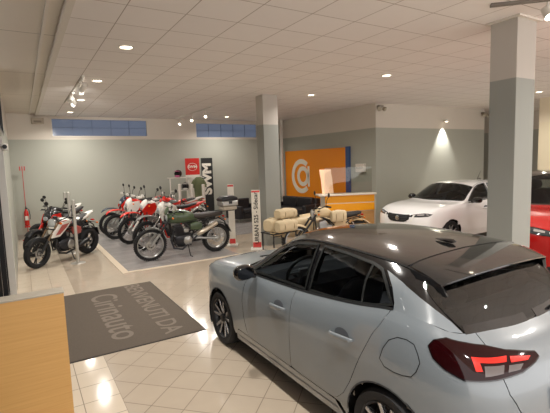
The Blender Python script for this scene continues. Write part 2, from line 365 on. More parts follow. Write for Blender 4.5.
# wall washer over the grey wall behind the white car
h = thing('wall_spotlight', 'small spotlight washing the grey wall behind the white car', 'spotlight', (11.72, 8.70, 3.13))
MB().cyl((0, .145, .03), (0, .0, .03), .010).build('stem', M_ring, h)
MB().tube([(0, 0, .06), (0, .0, .05), (0, 0, -.03)], [.02, .05, .055], 16).build('lamp_head', M_ring, h)
MB().tube([(0, 0, -.0305), (0, 0, -.033)], [.045, .045], 16).build('lamp_face', M_lamp, h)
spot('washer_lamp', (11.72, 8.70, 3.09), (11.72, 8.88, .8), 190, 70, .6)
def flood(loc, d, lab):
    t = thing('floodlight', lab, 'emergency floodlight', loc); g = mat('grey_plastic', (150, 142, 128), .4)
    MB().box((0, 0, -.02), (.16, .12, .07)).build('housing', g, t, bevel=.01)
    for s_ in (-1, 1): MB().tube([(s_*.09, -.02, -.07), (s_*.12, -.09, -.11)], [.045, .065], 14).build('lamp_head', mat('flood_lens', (176, 168, 150), .2), t)
flood((8.90, 8.787, 3.50), 1, 'small twin-headed floodlight at the corner above the reception desk')
flood((13.83, 8.787, 3.46), 1, 'small twin-headed floodlight at the end of the grey wall by the near pillar')
t = thing('wall_box', 'small beige alarm box high on the back wall left of the window', 'alarm', (.55, 14.2, 3.34))
MB().bb((-.16, -.12, 0), (.16, 0, .17)).build('housing', mat('beige_plastic', (176, 164, 146), .5), t, bevel=.012)
MB().bb((-.10, -.135, .03), (.10, -.12, .09)).build('grille', mat('brown_plastic', (132, 120, 104), .5), t, bevel=.004)
t = thing('surveillance_camera', 'small white camera bracket on the shopfront post', 'camera', (-.16, 7.2, 2.35))
MB().box((0, 0, 0), (.08, .14, .1)).build('housing', M_ring, t, bevel=.01)
MB().cyl((0, -.07, 0), (0, -.1, 0), .03).build('lens', M_blk, t)
MB().cyl((-.06, .03, 0), (-.03, .03, 0), .02).build('bracket', M_ring, t)
# ------------------------------------------------------------------ half-height wooden counter at the bottom left
M_oak = wood_mat('oak_laminate', (208, 160, 94), (218, 172, 106), (.5, 14, 22), .4)
t = thing('wooden_counter', 'oak laminate counter with pale grey top at the lower left', 'counter', (-2.29, 3.50, 0))
MB().bb((0, 0, .0), (2.495, .02, 1.07)).build('front_panel', M_oak, t, smooth=0)
MB().bb((2.475, .02, 0), (2.495, .13, 1.07)).build('side_panel', M_oak, t, smooth=0)
MB().bb((-.01, -.004, 1.07), (2.499, .14, 1.085)).build('top', mat('grey_laminate', (176, 168, 154), .35), t, bevel=.003)
# ------------------------------------------------------------------ entrance mat with its woven lettering
t = thing('entrance_mat', 'large dark grey entrance mat with lighter woven lettering', 'mat', (1.765, 4.69, 0))
M_mat = mat('mat_fibre', (104, 95, 86), .95, noise=.12, nscale=60, bump=.4, bscale=300, spec=.1); M_mtx = mat('mat_lettering', (130, 120, 110), .95, noise=.1, nscale=60, spec=.1)
MB().bb((-1.72, 0, 0), (0, 2.57, .010)).build('mat_body', M_mat, t, bevel=.003)
MB().bb((-1.735, -.015, 0), (.015, 2.585, .006)).build('rubber_edge', mat('mat_rubber', (52, 48, 46), .8), t, smooth=0)
def rotm(x, y, z, ang): return Matrix.Translation((x, y, z)) @ Matrix.Rotation(ang, 4, 'Z')
tx = text_mesh('lettering', 'BENVENUTI DA', .345, M_mtx, t, rotm(-.335, 1.33, .0105, -math.pi/2), .0005, 1.0, .004)
tx = text_mesh('lettering', 'Cirinauto', .52, M_mtx, t, rotm(-.84, 1.27, .0105, -math.pi/2), .0005, 1.0, .005)
# ------------------------------------------------------------------ orange panel, desk, sofas
t = thing('orange_panel', 'big orange wall panel with a white ring logo and blue edge', 'sign', (8.775, 9.92, .36))
M_or = mat('orange_panel', (250, 150, 24), .45); M_bl = mat('blue_edge', (58, 86, 138), .4); M_lg = mat('logo_white', (244, 236, 220), .4)
MB().bb((-.06, .17, 0), (0, 3.66, 2.03)).build('panel', M_or, t, bevel=.004)
MB().bb((-.07, 0, 0), (0, .17, 2.05)).build('edge_strip', M_bl, t, bevel=.004)
def arc(mb, cy, cz, r0, r1, a0, a1, x0, x1, n=40):
    P = [(r1*math.cos(a0+(a1-a0)*i/n)+cy, r1*math.sin(a0+(a1-a0)*i/n)+cz) for i in range(n+1)]
    Q = [(r0*math.cos(a0+(a1-a0)*i/n)+cy, r0*math.sin(a0+(a1-a0)*i/n)+cz) for i in range(n+1)]
    for i in range(n): mb.prism([P[i], P[i+1], Q[i+1], Q[i]], x0, x1, 'x')
    return mb
# seen from the room the logo reads left to right towards smaller v
q = MB(); LY, LZ = 2.60, 1.10
arc(q, LY, LZ, .45, .62, math.radians(230), math.radians(490), -.07, -.061)
q.build('logo_ring', M_lg, t, smooth=0)
q = MB(); arc(q, LY-.10, LZ, .21, .36, 0, 2*math.pi, -.07, -.061); q.bb((-.07, LY-.50, LZ-.36), (-.061, LY-.40, LZ+.36)); q.build('logo_letter', M_lg, t, smooth=0)
t = thing('reception_desk', 'orange fronted reception desk with pale counter top', 'desk', (6.86, 8.80, 0), math.radians(-24))
# local x runs along the front
L = 1.36
MB().bb((0, 0, .04), (L, .55, .62)).build('base_panel', wood_mat('desk_wood', (190, 142, 88), (206, 160, 104), (1, 6, 6)), t, smooth=0)
MB().bb((-.0, -.03, .64), (L, .0, .84)).build('front_panel', mat('desk_orange', (246, 166, 20), .35), t, bevel=.004)
MB().bb((-.0, -.03, .865), (L, .0, 1.06)).build('front_panel', MATS['desk_orange'], t, bevel=.004)
MB().bb((0, -.02, .84), (L, .5, .865)).bb((0, 0, .865), (L, .5, 1.06)).bb((0, 0, .62), (L, .5, .84)).build('carcass', M_white, t, smooth=0)
MB().bb((L, -.04, 0), (L+.03, .55, 1.06)).build('end_panel', mat('desk_end', (190, 182, 168), .4), t, smooth=0)
MB().bb((-.17, -.08, 1.06), (L+.05, .42, 1.10)).build('counter_top', mat('counter_white', (232, 222, 206), .3), t, bevel=.005)
sc = MB().bb((.02, .1, 1.10), (L-.02, .106, 1.80)).build('hygiene_screen', glass('clear_screen', (244, 246, 244), .02, 1.45), smooth=0); sc.location = t.location; sc.rotation_euler = t.rotation_euler
tag(sc, 'clear upright protective screen standing on the reception desk', 'screen')
t2 = thing('curved_sheet', 'pale curved sheet behind the clear screen', 'lamp', (t.location.x+.22*math.cos(math.radians(-24)), t.location.y+.2-.1, 1.10), math.radians(-24))
P = [(.0, .0), (-.02, .2), (-.04, .4), (-.07, .55), (-.08, .66)]
q = MB(); W = .15
for a, b in zip(P[:-1], P[1:]): q.add([(a[0]-W, a[0]*.5+.05, a[1]), (a[0]+W, a[0]*.5, a[1]), (b[0]+W, b[0]*.5, b[1]), (b[0]-W, b[0]*.5+.05, b[1]), (a[0]-W, a[0]*.5+.07, a[1]), (a[0]+W, a[0]*.5+.02, a[1]), (b[0]+W, b[0]*.5+.02, b[1]), (b[0]-W, b[0]*.5+.07, b[1])], [(0, 1, 2, 3), (4, 7, 6, 5), (0, 3, 7, 4), (1, 5, 6, 2)])
q.build('glowing_sheet', mat('glowing_sheet', (250, 206, 170), .5, emit=(255, 200, 160), estr=.35), t2)  # pale curved sheet of unclear identity; its material glows faintly
MB().bb((-.12, -.03, 0), (.16, .12, .015)).build('sheet_base', M_white, t2)
t = thing('wall_cabinet', 'small white box mounted on the grey wall beside the orange panel', 'wall unit', (8.78, 9.25, 1.62))
MB().bb((-.12, 0, 0), (0, .34, .25)).build('housing', M_white, t, bevel=.01)
MB().bb((-.125, .03, .12), (-.12, .31, .13)).build('paper_slot', M_blk, t)
M_lea = mat('black_leather', (44, 43, 46), .42, noise=.1, bump=.15, bscale=60)
def sofa(name, lab, loc, rz, W_, cushions, D=.82, H=.74):
    t = thing(name, lab, 'sofa' if cushions > 1 else 'armchair', loc, rz)
    for s_ in (-1, 1): MB().bb((s_*W_/2, -D/2, .12), (s_*(W_/2-.18), D/2, .56)).build('armrest', M_lea, t, bevel=.04, seg=3)
    MB().bb((-W_/2+.1, D/2-.22, .12), (W_/2-.1, D/2, H)).build('backrest', M_lea, t, bevel=.05, seg=3)
    MB().bb((-W_/2+.1, -D/2+.02, .12), (W_/2-.1, D/2-.1, .30)).build('base', M_lea, t, bevel=.02)
    w = (W_-.36)/cushions
    for k in range(cushions):
        x = -W_/2+.18+w*k
        MB().bb((x+.005, -D/2, .30), (x+w-.005, D/2-.2, .44)).build('seat_cushion', M_lea, t, bevel=.035, seg=3)
        MB().bb((x+.01, D/2-.34, .42), (x+w-.01, D/2-.18, H+.04)).build('back_cushion', M_lea, t, bevel=.045, seg=3)
    for sx in (-1, 1):
        for sy in (-1, 1): MB().cyl((sx*(W_/2-.08), sy*(D/2-.08), 0), (sx*(W_/2-.08), sy*(D/2-.08), .125), .018).build('leg', mat('chrome', (210, 210, 210), .15, 1), t)
    return t
sofa('armchair', 'black leather armchair on the grey floor left of the far pillar', (6.55, 12.95, .004), math.radians(10), 1.0, 1)
sofa('leather_sofa', 'black leather two-seat sofa in front of the orange panel', (8.05, 12.0, .004), math.radians(-82), 1.9, 2)
# plant in the corner
t = thing('potted_plant', 'dark potted plant in the corner behind the far pillar', 'plant', (8.15, 13.65, .004))
MB().lathe([(.001, 0), (.13, 0), (.17, .35), (.155, .36), (.15, .33), (.001, .33)], 20, axis='z').build('pot', mat('pot_dark', (60, 54, 48), .5), t)
q = MB()
for k in range(40):
    a = random.random()*6.28; e = .5+random.random(); l = .35+.35*random.random(); d = Vector((math.cos(a)*math.cos(e), math.sin(a)*math.cos(e), math.sin(e))); n_ = Vector((-math.sin(a), math.cos(a), 0))*.035
    b = Vector((0, 0, .34+random.random()*.5)); mid = b+d*l*.55; tip = b+d*l-Vector((0, 0, .12*l))
    q.add([b, mid+n_, tip, mid-n_, mid-Vector((0, 0, .01))], [(0, 1, 4), (1, 2, 4), (2, 3, 4), (3, 0, 4)])
q.tube([(0, 0, .3), (.01, 0, .9)], .012)
q.build('foliage', mat('plant_green', (48, 66, 36), .5, noise=.3), t)
# ------------------------------------------------------------------ banners, shelf, posts, totems
def flatpanel(t, name, x0, x1, z0, z1, m_, y=0, th=.01): return MB().bb((x0, y-th, z0), (x1, y, z1)).build(name, m_, t, smooth=0)
M_red = mat('banner_red', (206, 40, 32), .5); M_bb = mat('banner_black', (36, 38, 38), .5); M_bw = mat('banner_white', (232, 226, 214), .5)
t = thing('roll_up_banner', 'red and white upright banner with a roundel and small lettering', 'banner', (4.78, 13.72, .004))
flatpanel(t, 'banner_sheet', 0, .50, .06, 1.66, M_bw); flatpanel(t, 'banner_header', 0, .50, 1.66, 2.22, M_red)
MB().bb((-.02, -.1, 0), (.52, .08, .06)).build('foot', mat('alu', (190, 190, 186), .3, .8), t, bevel=.008)
q = MB()
for k in range(36):
    a, b = 2*math.pi*k/36, 2*math.pi*(k+1)/36
    q.prism([(.25+.17*math.cos(a), 1.93+.13*math.sin(a)), (.25+.17*math.cos(b), 1.93+.13*math.sin(b)), (.25+.155*math.cos(b), 1.93+.118*math.sin(b)), (.25+.155*math.cos(a), 1.93+.118*math.sin(a))], -.014, -.010)
q.build('roundel', M_bw, t, smooth=0)
UPY = Matrix.Rotation(math.pi/2, 4, 'X')
text_mesh('lettering', 'SWM', .13, M_bw, t, Matrix.Translation((.25, -.012, 1.93)) @ UPY, .001, 1.1, .004)
t = thing('roll_up_banner', 'black upright banner with big white sideways letters', 'banner', (5.34, 13.70, .004))
flatpanel(t, 'banner_sheet', 0, .42, .06, 2.22, M_bb)
MB().bb((-.02, -.1, 0), (.44, .08, .06)).build('foot', MATS['alu'], t, bevel=.008)
text_mesh('lettering', 'SWM', .42, M_bw, t, Matrix.Translation((.21, -.012, 1.50)) @ UPY @ Matrix.Rotation(math.pi/2, 4, 'Z'), .001, 1.14, .022)
t = thing('display_shelf', 'slim white shelf on grey uprights by the back wall', 'shelf', (4.1, 13.3, .004))
MB().bb((0, 0, 1.58), (.72, .3, 1.605)).build('shelf_board', M_white, t, bevel=.003)
for x in (.05, .67): MB().cyl((x, .15, 0), (x, .15, 1.58), .02).build('upright', M_ring, t)
MB().bb((0, .05, .0), (.72, .25, .03)).build('base', M_ring, t, bevel=.003)
MB().bb((.05, .12, 1.15), (.67, .16, 1.18)).build('rail', M_ring, t, bevel=.003)
def helmet(loc, lab, c, stripe, rz):
    t = thing('motorcycle_helmet', lab, 'helmet', loc, rz)
    R = []
    for (z_, a, b, dx) in ((0, .085, .075, .0), (.03, .115, .10, .0), (.08, .135, .12, -.005), (.14, .135, .12, -.008), (.19, .115, .105, -.01), (.225, .08, .075, -.012), (.245, .03, .03, -.012), (.247, .005, .005, -.012)):
        R.append([(dx+a*math.cos(2*math.pi*j/20), b*math.sin(2*math.pi*j/20), z_) for j in range(20)])
    MB().rings(R).build('shell', c, t)
    q = MB().loft([(.085, .125, .10, .045), (.13, .12, .085, .04), (.145, .12, .05, .03)], 16, 2.4); q.build('visor', mat('visor_dark', (12, 12, 16), .08), t)
    MB().loft([(.09, .04, .085, .035), (.14, .045, .06, .028), (.155, .045, .03, .018)], 16).build('chin_bar', stripe, t)
    MB().loft([(.06, .2, .09, .02), (.17, .215, .07, .008)], 12).build('peak', stripe, t)
helmet((4.42, 13.42, 1.609), 'black helmet with pink stripe standing on the white shelf', mat('gloss_black', (22, 22, 25), .15, coat=.6), mat('pink_gloss', (206, 110, 150), .3), math.radians(230))
helmet((4.60, 13.30, 1.185+.004), 'dark helmet hung below the white shelf', MATS['gloss_black'], mat('gloss_white', (228, 224, 216), .2, coat=.6), math.radians(250))
# clothing on a rail in front of the banner
t = thing('clothes_stand', 'slim stand carrying a green shirt before the banners', 'clothes stand', (5.05, 13.25, .004))
MB().cyl((0, 0, 0), (0, 0, 1.66), .012).build('pole', M_ring, t); MB().lathe([(.001, 0), (.16, 0), (.16, .015), (.001, .03)], 20, axis='z').build('base', M_ring, t)
MB().tube([(-.2, 0, 1.55), (0, 0, 1.64), (.2, 0, 1.55)], .01).build('hanger', M_ring, t)
s_ = MB().loft([(.80, 0, .15, .07), (1.1, 0, .155, .075), (1.35, 0, .17, .08), (1.47, 0, .18, .07), (1.55, 0, .13, .05), (1.59, 0, .07, .04)], 20, 2.3, 'z'); 
for s in (-1, 1): s_.tube([(s*.13, 0, 1.49), (s*.20, 0, 1.38), (s*.22, 0, 1.24)], [.06, .058, .062], 12)
s_ = s_.build('t_shirt', mat('shirt_green', (108, 116, 84), .8, noise=.08)); s_.location = (5.05, 13.25, .004); tag(s_, 'olive green t-shirt hanging in front of the red and white banner', 'shirt')
M_post = mat('post_grey', (186, 182, 174), .35, .3)
def post(loc, h_, r, lab, grp, m_=None):
    t = thing('display_post', lab, 'post', loc, group=grp); m_ = m_ or M_post
    MB().cyl((0, 0, .012), (0, 0, h_), r).build('tube', m_, t)
    MB().lathe([(.0005, h_+.02), (r*.7, h_+.015), (r*1.05, h_), (r*1.05, h_-.02)], 16, axis='z').build('cap', m_, t)
    MB().lathe([(.0005, .014), (.13, .012), (.15, 0), (.0005, 0)], 24, axis='z').build('base_plate', m_, t)
post((.90, 9.72, 0), 1.34, .032, 'tall grey metal post in front of the white roadster, nearest the camera', 'grey posts beside the left motorbikes')
post((.92, 10.98, 0), 1.45, .032, 'tall grey metal post behind the white roadster, middle of three', 'grey posts beside the left motorbikes')
post((1.02, 13.3, 0), 1.34, .032, 'tall grey metal post nearest the back wall, beside the left motorbikes', 'grey posts beside the left motorbikes')
post((4.22, 12.75, .004), 1.40, .045, 'white round post leftmost of three behind the off-road motorbikes', 'white round posts behind the off-road motorbikes', M_white)
post((4.62, 12.75, .004), 1.38, .045, 'white round post in the middle of three behind the off-road motorbikes', 'white round posts behind the off-road motorbikes', M_white)
post((4.95, 12.6, .004), 1.36, .05, 'white round post rightmost of three, before the green shirt', 'white round posts behind the off-road motorbikes', M_white)
def totem(loc, rz, w_, h_, lab, txt, size):
    t = thing('sign_totem', lab, 'sign', loc, rz)
    MB().bb((-w_/2, -.03, .03), (w_/2, .03, h_)).build('panel', M_bw, t, bevel=.004)
    flatpanel(t, 'red_band', -w_/2+.005, w_/2-.005, .05, .17, mat('totem_red', (214, 70, 66), .5), -.03, .003)
    flatpanel(t, 'red_band', -w_/2+.005, w_/2-.005, h_-.05, h_-.01, MATS['totem_red'], -.03, .003)
    MB().bb((-w_/2-.05, -.15, 0), (w_/2+.05, .15, .03)).build('foot', M_ring, t, bevel=.006)
    if txt: text_mesh('lettering', txt, size, M_bb, t, Matrix.Translation((0, -.032, h_*.53)) @ UPY @ Matrix.Rotation(math.pi/2, 4, 'Z'), .001, 1, .002)
totem((4.58, 8.45, 0), math.radians(-30), .20, 1.38, 'slim white sign with vertical black lettering beside the far pillar', 'URBAN 525 - Sidecar', .135)
totem((4.33, 9.25, 0), math.radians(-30), .15, 1.50, 'slim white sign with red foot behind the green motorbike', '', .07)
# fire extinguisher on its stand
t = thing('fire_extinguisher', 'red fire extinguisher on a stand by the left wall', 'fire extinguisher', (.05, 13.95, 0))
M_fr = mat('extinguisher_red', (200, 34, 26), .25, coat=.5)
MB().lathe([(.0005, .42), (.05, .42), (.062, .44), (.062, .78), (.05, .83), (.025, .87), (.02, .90), (.0005, .90)], 20, axis='z').build('cylinder', M_fr, t)
MB().bb((-.02, -.02, .90), (.02, .1, .94)).bb((-.015, -.02, .95), (.015, .12, .97)).build('valve', M_blk, t, bevel=.003)
MB().tube([(.02, .02, .92), (.07, -.03, .88), (.09, -.05, .72), (.08, -.05, .6)], .01).build('hose', M_blk, t)
MB().bb((-.04, -.066, .58), (.04, -.06, .70)).build('label_plate', M_white, t)
MB().cyl((0, .1, 0), (0, .1, 2.08), .008).build('pole', M_fr, t); MB().lathe([(.0005, .03), (.14, .02), (.16, 0), (.0005, 0)], 20, axis='z').build('base', M_fr, t)
MB().bb((-.07, .08, .37), (.07, -.08, .41)).build('tray', M_fr, t, bevel=.005)
MB().bb((-.07, .08, 2.0), (-.045, .1, 2.12)).bb((-.012, .08, 2.0), (.012, .1, 2.12)).bb((.045, .08, 2.0), (.07, .1, 2.12)).build('sign_plate', M_fr, t)
# ------------------------------------------------------------------ hatchback builder (freeform patches cut into body panels)
U=[
[(-.38,.66,1.04),(-.41,.60,1.03),(-.43,.54,1.02),(-.44,.48,1.015),(-.46,.34,1.01),(-.475,.17,1.0),(-.48,0,1.0)],
[(-.28,.72,1.075),(-.27,.66,1.13),(-.27,.60,1.17),(-.30,.52,1.18),(-.32,.36,1.19),(-.33,.18,1.19),(-.33,0,1.19)],
[(-.14,.745,1.09),(-.13,.685,1.19),(-.13,.60,1.28),(-.14,.54,1.31),(-.15,.38,1.325),(-.16,.18,1.335),(-.16,0,1.335)],
[(0,.755,1.085),(.0,.70,1.21),(0,.60,1.315),(0,.54,1.345),(0,.38,1.362),(0,.18,1.37),(0,0,1.372)],
[(.3,.765,1.035),(.3,.70,1.20),(.3,.60,1.335),(.3,.55,1.362),(.3,.38,1.383),(.3,.18,1.39),(.3,0,1.393)],
[(.8,.77,.98),(.8,.70,1.17),(.8,.60,1.345),(.8,.55,1.372),(.8,.38,1.392),(.8,.18,1.40),(.8,0,1.402)],
[(1.1,.77,.96),(1.1,.70,1.15),(1.1,.60,1.325),(1.1,.55,1.355),(1.1,.38,1.38),(1.12,.18,1.39),(1.12,0,1.392)],
[(1.35,.773,.95),(1.34,.715,1.10),(1.32,.63,1.26),(1.34,.57,1.29),(1.39,.38,1.335),(1.42,.18,1.35),(1.43,0,1.352)],
[(1.60,.775,.94),(1.60,.74,1.025),(1.58,.68,1.12),(1.60,.62,1.15),(1.68,.4,1.20),(1.74,.2,1.215),(1.76,0,1.22)],
[(1.85,.78,.925),(1.86,.77,.95),(1.88,.74,.965),(1.92,.68,.975),(2.02,.45,.985),(2.10,.22,.99),(2.13,0,.99)],
[(2.3,.795,.89),(2.3,.77,.915),(2.32,.73,.93),(2.35,.66,.935),(2.42,.45,.94),(2.48,.22,.945),(2.5,0,.945)],
[(2.68,.77,.85),(2.7,.74,.875),(2.72,.69,.885),(2.75,.62,.885),(2.8,.42,.885),(2.84,.2,.885),(2.85,0,.885)],
[(2.92,.72,.80),(2.95,.67,.80),(2.98,.61,.795),(3.01,.55,.79),(3.07,.4,.78),(3.12,.2,.76),(3.13,0,.76)]]
WIDE=[(-.73,0),(-.725,.2),(-.70,.42),(-.64,.62),(-.50,.755),(-.30,.82),(-.14,.84),(0,.848),(.3,.853),(.8,.853),(1.1,.853),(1.35,.853),(1.6,.853),(1.85,.853),(2.3,.850),(2.68,.83),(2.94,.755),(3.05,.65),(3.14,.42),(3.18,.2),(3.19,0)]
TOP=[U[0][6],U[0][5],U[0][4],U[0][2]]+[u[0] for u in U]+[U[12][2],U[12][4],U[12][5],U[12][6]]
ZF=[0,.17,.42,.64,.79,.92,1.];SF=[.55,.12,0,.0,.16,.52,1.]
def netL(wide=WIDE,top=TOP,z0=.19):
    return np.array([[(wx+(tx-wx)*s,wy+(ty-wy)*s,z0+(tz-z0)*q) for q,s in zip(ZF,SF)] for (wx,wy),(tx,ty,tz) in zip(wide,top)])
class Surf:
    def __init__(s,N,mc=(False,False),mr=(False,False)):
        N=np.array(N,float);m=np.array([1,-1,1.])
        a=N[1]*m if mc[0] else 2*N[0]-N[1]
        b=N[-2]*m if mc[1] else 2*N[-1]-N[-2]
        N=np.concatenate([a[None],N,b[None]])
        a=N[:,1]*m if mr[0] else 2*N[:,0]-N[:,1]
        b=N[:,-2]*m if mr[1] else 2*N[:,-1]-N[:,-2]
        s.N=np.concatenate([a[:,None],N,b[:,None]],1);s.nc=len(N)-3;s.nr=s.N.shape[1]-3;s.cache={}
    def __call__(s,a,b):
        a=min(max(a,0),s.nc-1e-9);b=min(max(b,0),s.nr-1e-9);i=int(a);j=int(b);u=a-i;v=b-j
        def w(t):return (.5*(-t+2*t*t-t**3),.5*(2-5*t*t+3*t**3),.5*(t+4*t*t-3*t**3),.5*(-t*t+t**3))
        wu=np.array(w(u));wv=np.array(w(v))
        return np.tensordot(wu,np.tensordot(wv,s.N[i:i+4,j:j+4],(0,1)),(0,0))
    def normal(s,a,b,e=2e-3):
        a=min(max(a,e),s.nc-e*2);b=min(max(b,e),s.nr-e*2)
        n=np.cross(s(a+e,b)-s(a-e,b),s(a,b+e)-s(a,b-e));n/=np.linalg.norm(n)
        c=np.array([1.2,0,.6]);p=s(a,b)
        return n if n@(p-c)>0 else -n
    def pt(s,a,b,off=0):
        k=(round(a,4),round(b,4),off)
        if k not in s.cache:
            p=s(a,b);s.cache[k]=tuple(p+s.normal(a,b)*off) if off else tuple(p)
        return s.cache[k]
    def inv(s,ax,target):
        ax=list(ax);T=np.array(target,float)
        if not hasattr(s,'S'):
            s.S=[(a,b) for a in np.linspace(0,s.nc,s.nc*4+1) for b in np.linspace(0,s.nr,s.nr*4+1)]
            s.P=np.array([s(*q) for q in s.S])
        k=np.argmin(((s.P[:,ax]-T)**2).sum(1));x=np.array(s.S[k])
        for _ in range(12):
            r=s(*x)[ax]-T
            if np.abs(r).max()<2e-4:break
            e=1e-4;sa=e if x[0]<s.nc-.01 else -e;sb=e if x[1]<s.nr-.01 else -e
            J=np.array([(s(x[0]+sa,x[1])[ax]-T-r)/sa,(s(x[0],x[1]+sb)[ax]-T-r)/sb]).T
            d=np.linalg.lstsq(J,-r,rcond=1e-6)[0];n=np.abs(d).max()
            if n>.5:d*=.5/n
            x=np.clip(x+d,0,[s.nc,s.nr])
        return tuple(x)
    def outline(s,pts,dens=.08,ax=(0,2)):
        """closed outline of (x,z) points -> outline in patch coordinates"""
        out=[]
        for i,p in enumerate(pts):
            q=pts[(i+1)%len(pts)];n=max(1,int(math.hypot(q[0]-p[0],q[1]-p[1])/dens))
            for k in range(n):out.append(s.inv(ax,(p[0]+(q[0]-p[0])*k/n,p[1]+(q[1]-p[1])*k/n)))
        return out
def dens(poly,n=4):
    out=[]
    for i,p in enumerate(poly):
        q=poly[(i+1)%len(poly)]
        for k in range(n):out.append((p[0]+(q[0]-p[0])*k/n,p[1]+(q[1]-p[1])*k/n))
    return out
def clip_half(P,ax,c,sgn):
    out=[]
    for i in range(len(P)):
        p,q=P[i-1],P[i];dp=(p[ax]-c)*sgn;dq=(q[ax]-c)*sgn
        if (dp>=0)!=(dq>=0):
            t=dp/(dp-dq);r=[p[0]+(q[0]-p[0])*t,p[1]+(q[1]-p[1])*t];r[ax]=c;out.append(tuple(r))
        if dq>=0:out.append(q)
    return out
def inside(P,x,y):
    c=False
    for i in range(len(P)):
        (x0,y0),(x1,y1)=P[i-1],P[i]
        if (y0>y)!=(y1>y) and x<(x1-x0)*(y-y0)/(y1-y0)+x0:c=not c
    return c
def shrink(P,d):
    cx=sum(p[0] for p in P)/len(P);cy=sum(p[1] for p in P)/len(P)
    A=sum(P[i-1][0]*P[i][1]-P[i][0]*P[i-1][1] for i in range(len(P)));sg=1 if A>0 else -1;out=[]
    for i in range(len(P)):
        a,b=P[i-1],P[(i+1)%len(P)];tx,ty=b[0]-a[0],b[1]-a[1];l=math.hypot(tx,ty) or 1
        out.append((P[i][0]-sg*ty/l*d,P[i][1]+sg*tx/l*d))
    return out
def patch(mb,S,poly,off=0,h=.25,sides=(1,-1)):
    """the part of surface S inside outline poly, on the left (+1) and/or mirrored to the right (-1)"""
    a0=min(p[0] for p in poly);a1=max(p[0] for p in poly);b0=min(p[1] for p in poly);b1=max(p[1] for p in poly)
    faces=[]
    i=math.floor(a0/h)
    while i*h<a1-1e-9:
        col=clip_half(clip_half(poly,0,i*h,1),0,(i+1)*h,-1)
        j=math.floor(b0/h)
        while len(col)>2 and j*h<b1-1e-9:
            c=clip_half(clip_half(col,1,j*h,1),1,(j+1)*h,-1)
            if len(c)>2:
                A=abs(sum(c[k-1][0]*c[k][1]-c[k][0]*c[k-1][1] for k in range(len(c))))
                if A>1e-6:faces.append(c)
            j+=1
        i+=1
    for sd in sides:
        idx={};v=[];F=[]
        for c in faces:
            f=[]
            for (a,b) in c:
                p=S.pt(a,b,off);p=(p[0],p[1]*sd,p[2]);k=(round(p[0],4),round(p[1],4),round(p[2],4))
                if k not in idx:idx[k]=len(v);v.append(p)
                if not f or f[-1]!=idx[k]:f.append(idx[k])
            if len(f)>2 and f[0]==f[-1]:f=f[:-1]
            if len(set(f))>2:F.append(tuple(f if sd>0 else f[::-1]))
        mb.add(v,F)
    return mb
def shell(mb,S,off,holes,h=.125,skip=None):
    """whole patch except cells lying in a hole"""
    n=int(S.nc/h);m_=int(S.nr/h)
    for sd in (1,-1):
        idx={};v=[];F=[]
        for i in range(n):
            for j in range(m_):
                cx,cy=(i+.5)*h,(j+.5)*h
                if any(inside(H,cx,cy) for H in holes):continue
                if skip is not None and skip(S.pt(cx,cy)):continue
                f=[]
                for a,b in ((i,j),(i+1,j),(i+1,j+1),(i,j+1)):
                    if (a,b) not in idx:
                        p=S.pt(a*h,b*h,off);idx[(a,b)]=len(v);v.append((p[0],p[1]*sd,p[2]))
                    f.append(idx[(a,b)])
                F.append(tuple(f if sd>0 else f[::-1]))
        mb.add(v,F)
    return mb
def ribbon(mb,S,line,wd,off,sides=(1,-1),closed=False):
    """narrow strip of width wd following a line of patch coordinates"""
    P=[np.array(S.pt(a,b,off)) for a,b in line];N=[S.normal(a,b) for a,b in line];n=len(P)
    for sd in sides:
        v=[];F=[]
        for i in range(n):
            t=P[(i+1)%n if closed else min(i+1,n-1)]-P[i-1 if (closed or i) else 0];s_=np.cross(N[i],t);s_/=np.linalg.norm(s_)+1e-9
            for q in (P[i]+s_*wd/2,P[i]-s_*wd/2):v.append((q[0],q[1]*sd,q[2]))
        for i in range(n if closed else n-1):
            a,b=2*i,2*((i+1)%n);F.append((a,a+1,b+1,b))
        mb.add(v,F)
    return mb
def arc_pts(cx,cz,r,a0,a1,n=10):
    return [(cx+r*math.cos(math.radians(a0+(a1-a0)*i/n)),cz+r*math.sin(math.radians(a0+(a1-a0)*i/n))) for i in range(n+1)]
XF=2.40;XR=-.065;ZH=.295;RA=.338
def alloy(parent,x,y,side,rimc,accent,R=.298):
    w=MB();o_=side
    w.lathe([(R*.68,-.085),(R*.80,-.10),(R*.93,-.098),(R*.985,-.075),(R,-.04),(R,.04),(R*.985,.075),(R*.93,.098),(R*.80,.10),(R*.68,.085)],48,axis='y')
    W=w.build('wheel',mat('tyre_rubber',(34,34,36),.75,bump=.2,bscale=90),parent,loc=(x,y,R))
    q=MB();q.lathe([(R*.70,o_*.085),(R*.735,o_*.098),(R*.71,o_*.09),(R*.66,o_*.03),(R*.64,-o_*.085)],48,axis='y').build('rim',rimc,W)
    q=MB();q.lathe([(.0005,o_*.0),(R*.64,o_*.0)],32,axis='y').build('inner_disc',mat('wheel_dark',(24,24,26),.5),W,smooth=0)
    q=MB()
    for k in range(5):
        for dd in (-.17,.17):
            a=2*math.pi*k/5+.3;a0=a+dd*.55;a1=a+dd*1.55
            p0=Vector((math.cos(a0)*R*.14,o_*.066,math.sin(a0)*R*.14));p1=Vector((math.cos(a1)*R*.70,o_*.088,math.sin(a1)*R*.70))
            d=(p1-p0).normalized();n_=Vector((0,1,0)).cross(d);a_,b_=.017,.024
            vs=[p0+n_*a_,p0-n_*a_,p1-n_*b_*.62,p1+n_*b_*.62];vs+=[p-Vector((0,o_*.03,0)) for p in vs]
            q.add(vs,[(0,1,2,3),(7,6,5,4),(0,4,5,1),(1,5,6,2),(2,6,7,3),(3,7,4,0)])
    q.build('spoke',accent,W,bevel=.003,smooth=0)
    q=MB();q.lathe([(.0005,o_*.09),(R*.13,o_*.086),(R*.17,o_*.07),(R*.17,o_*.02)],20,axis='y').build('centre_cap',rimc,W)
    return W
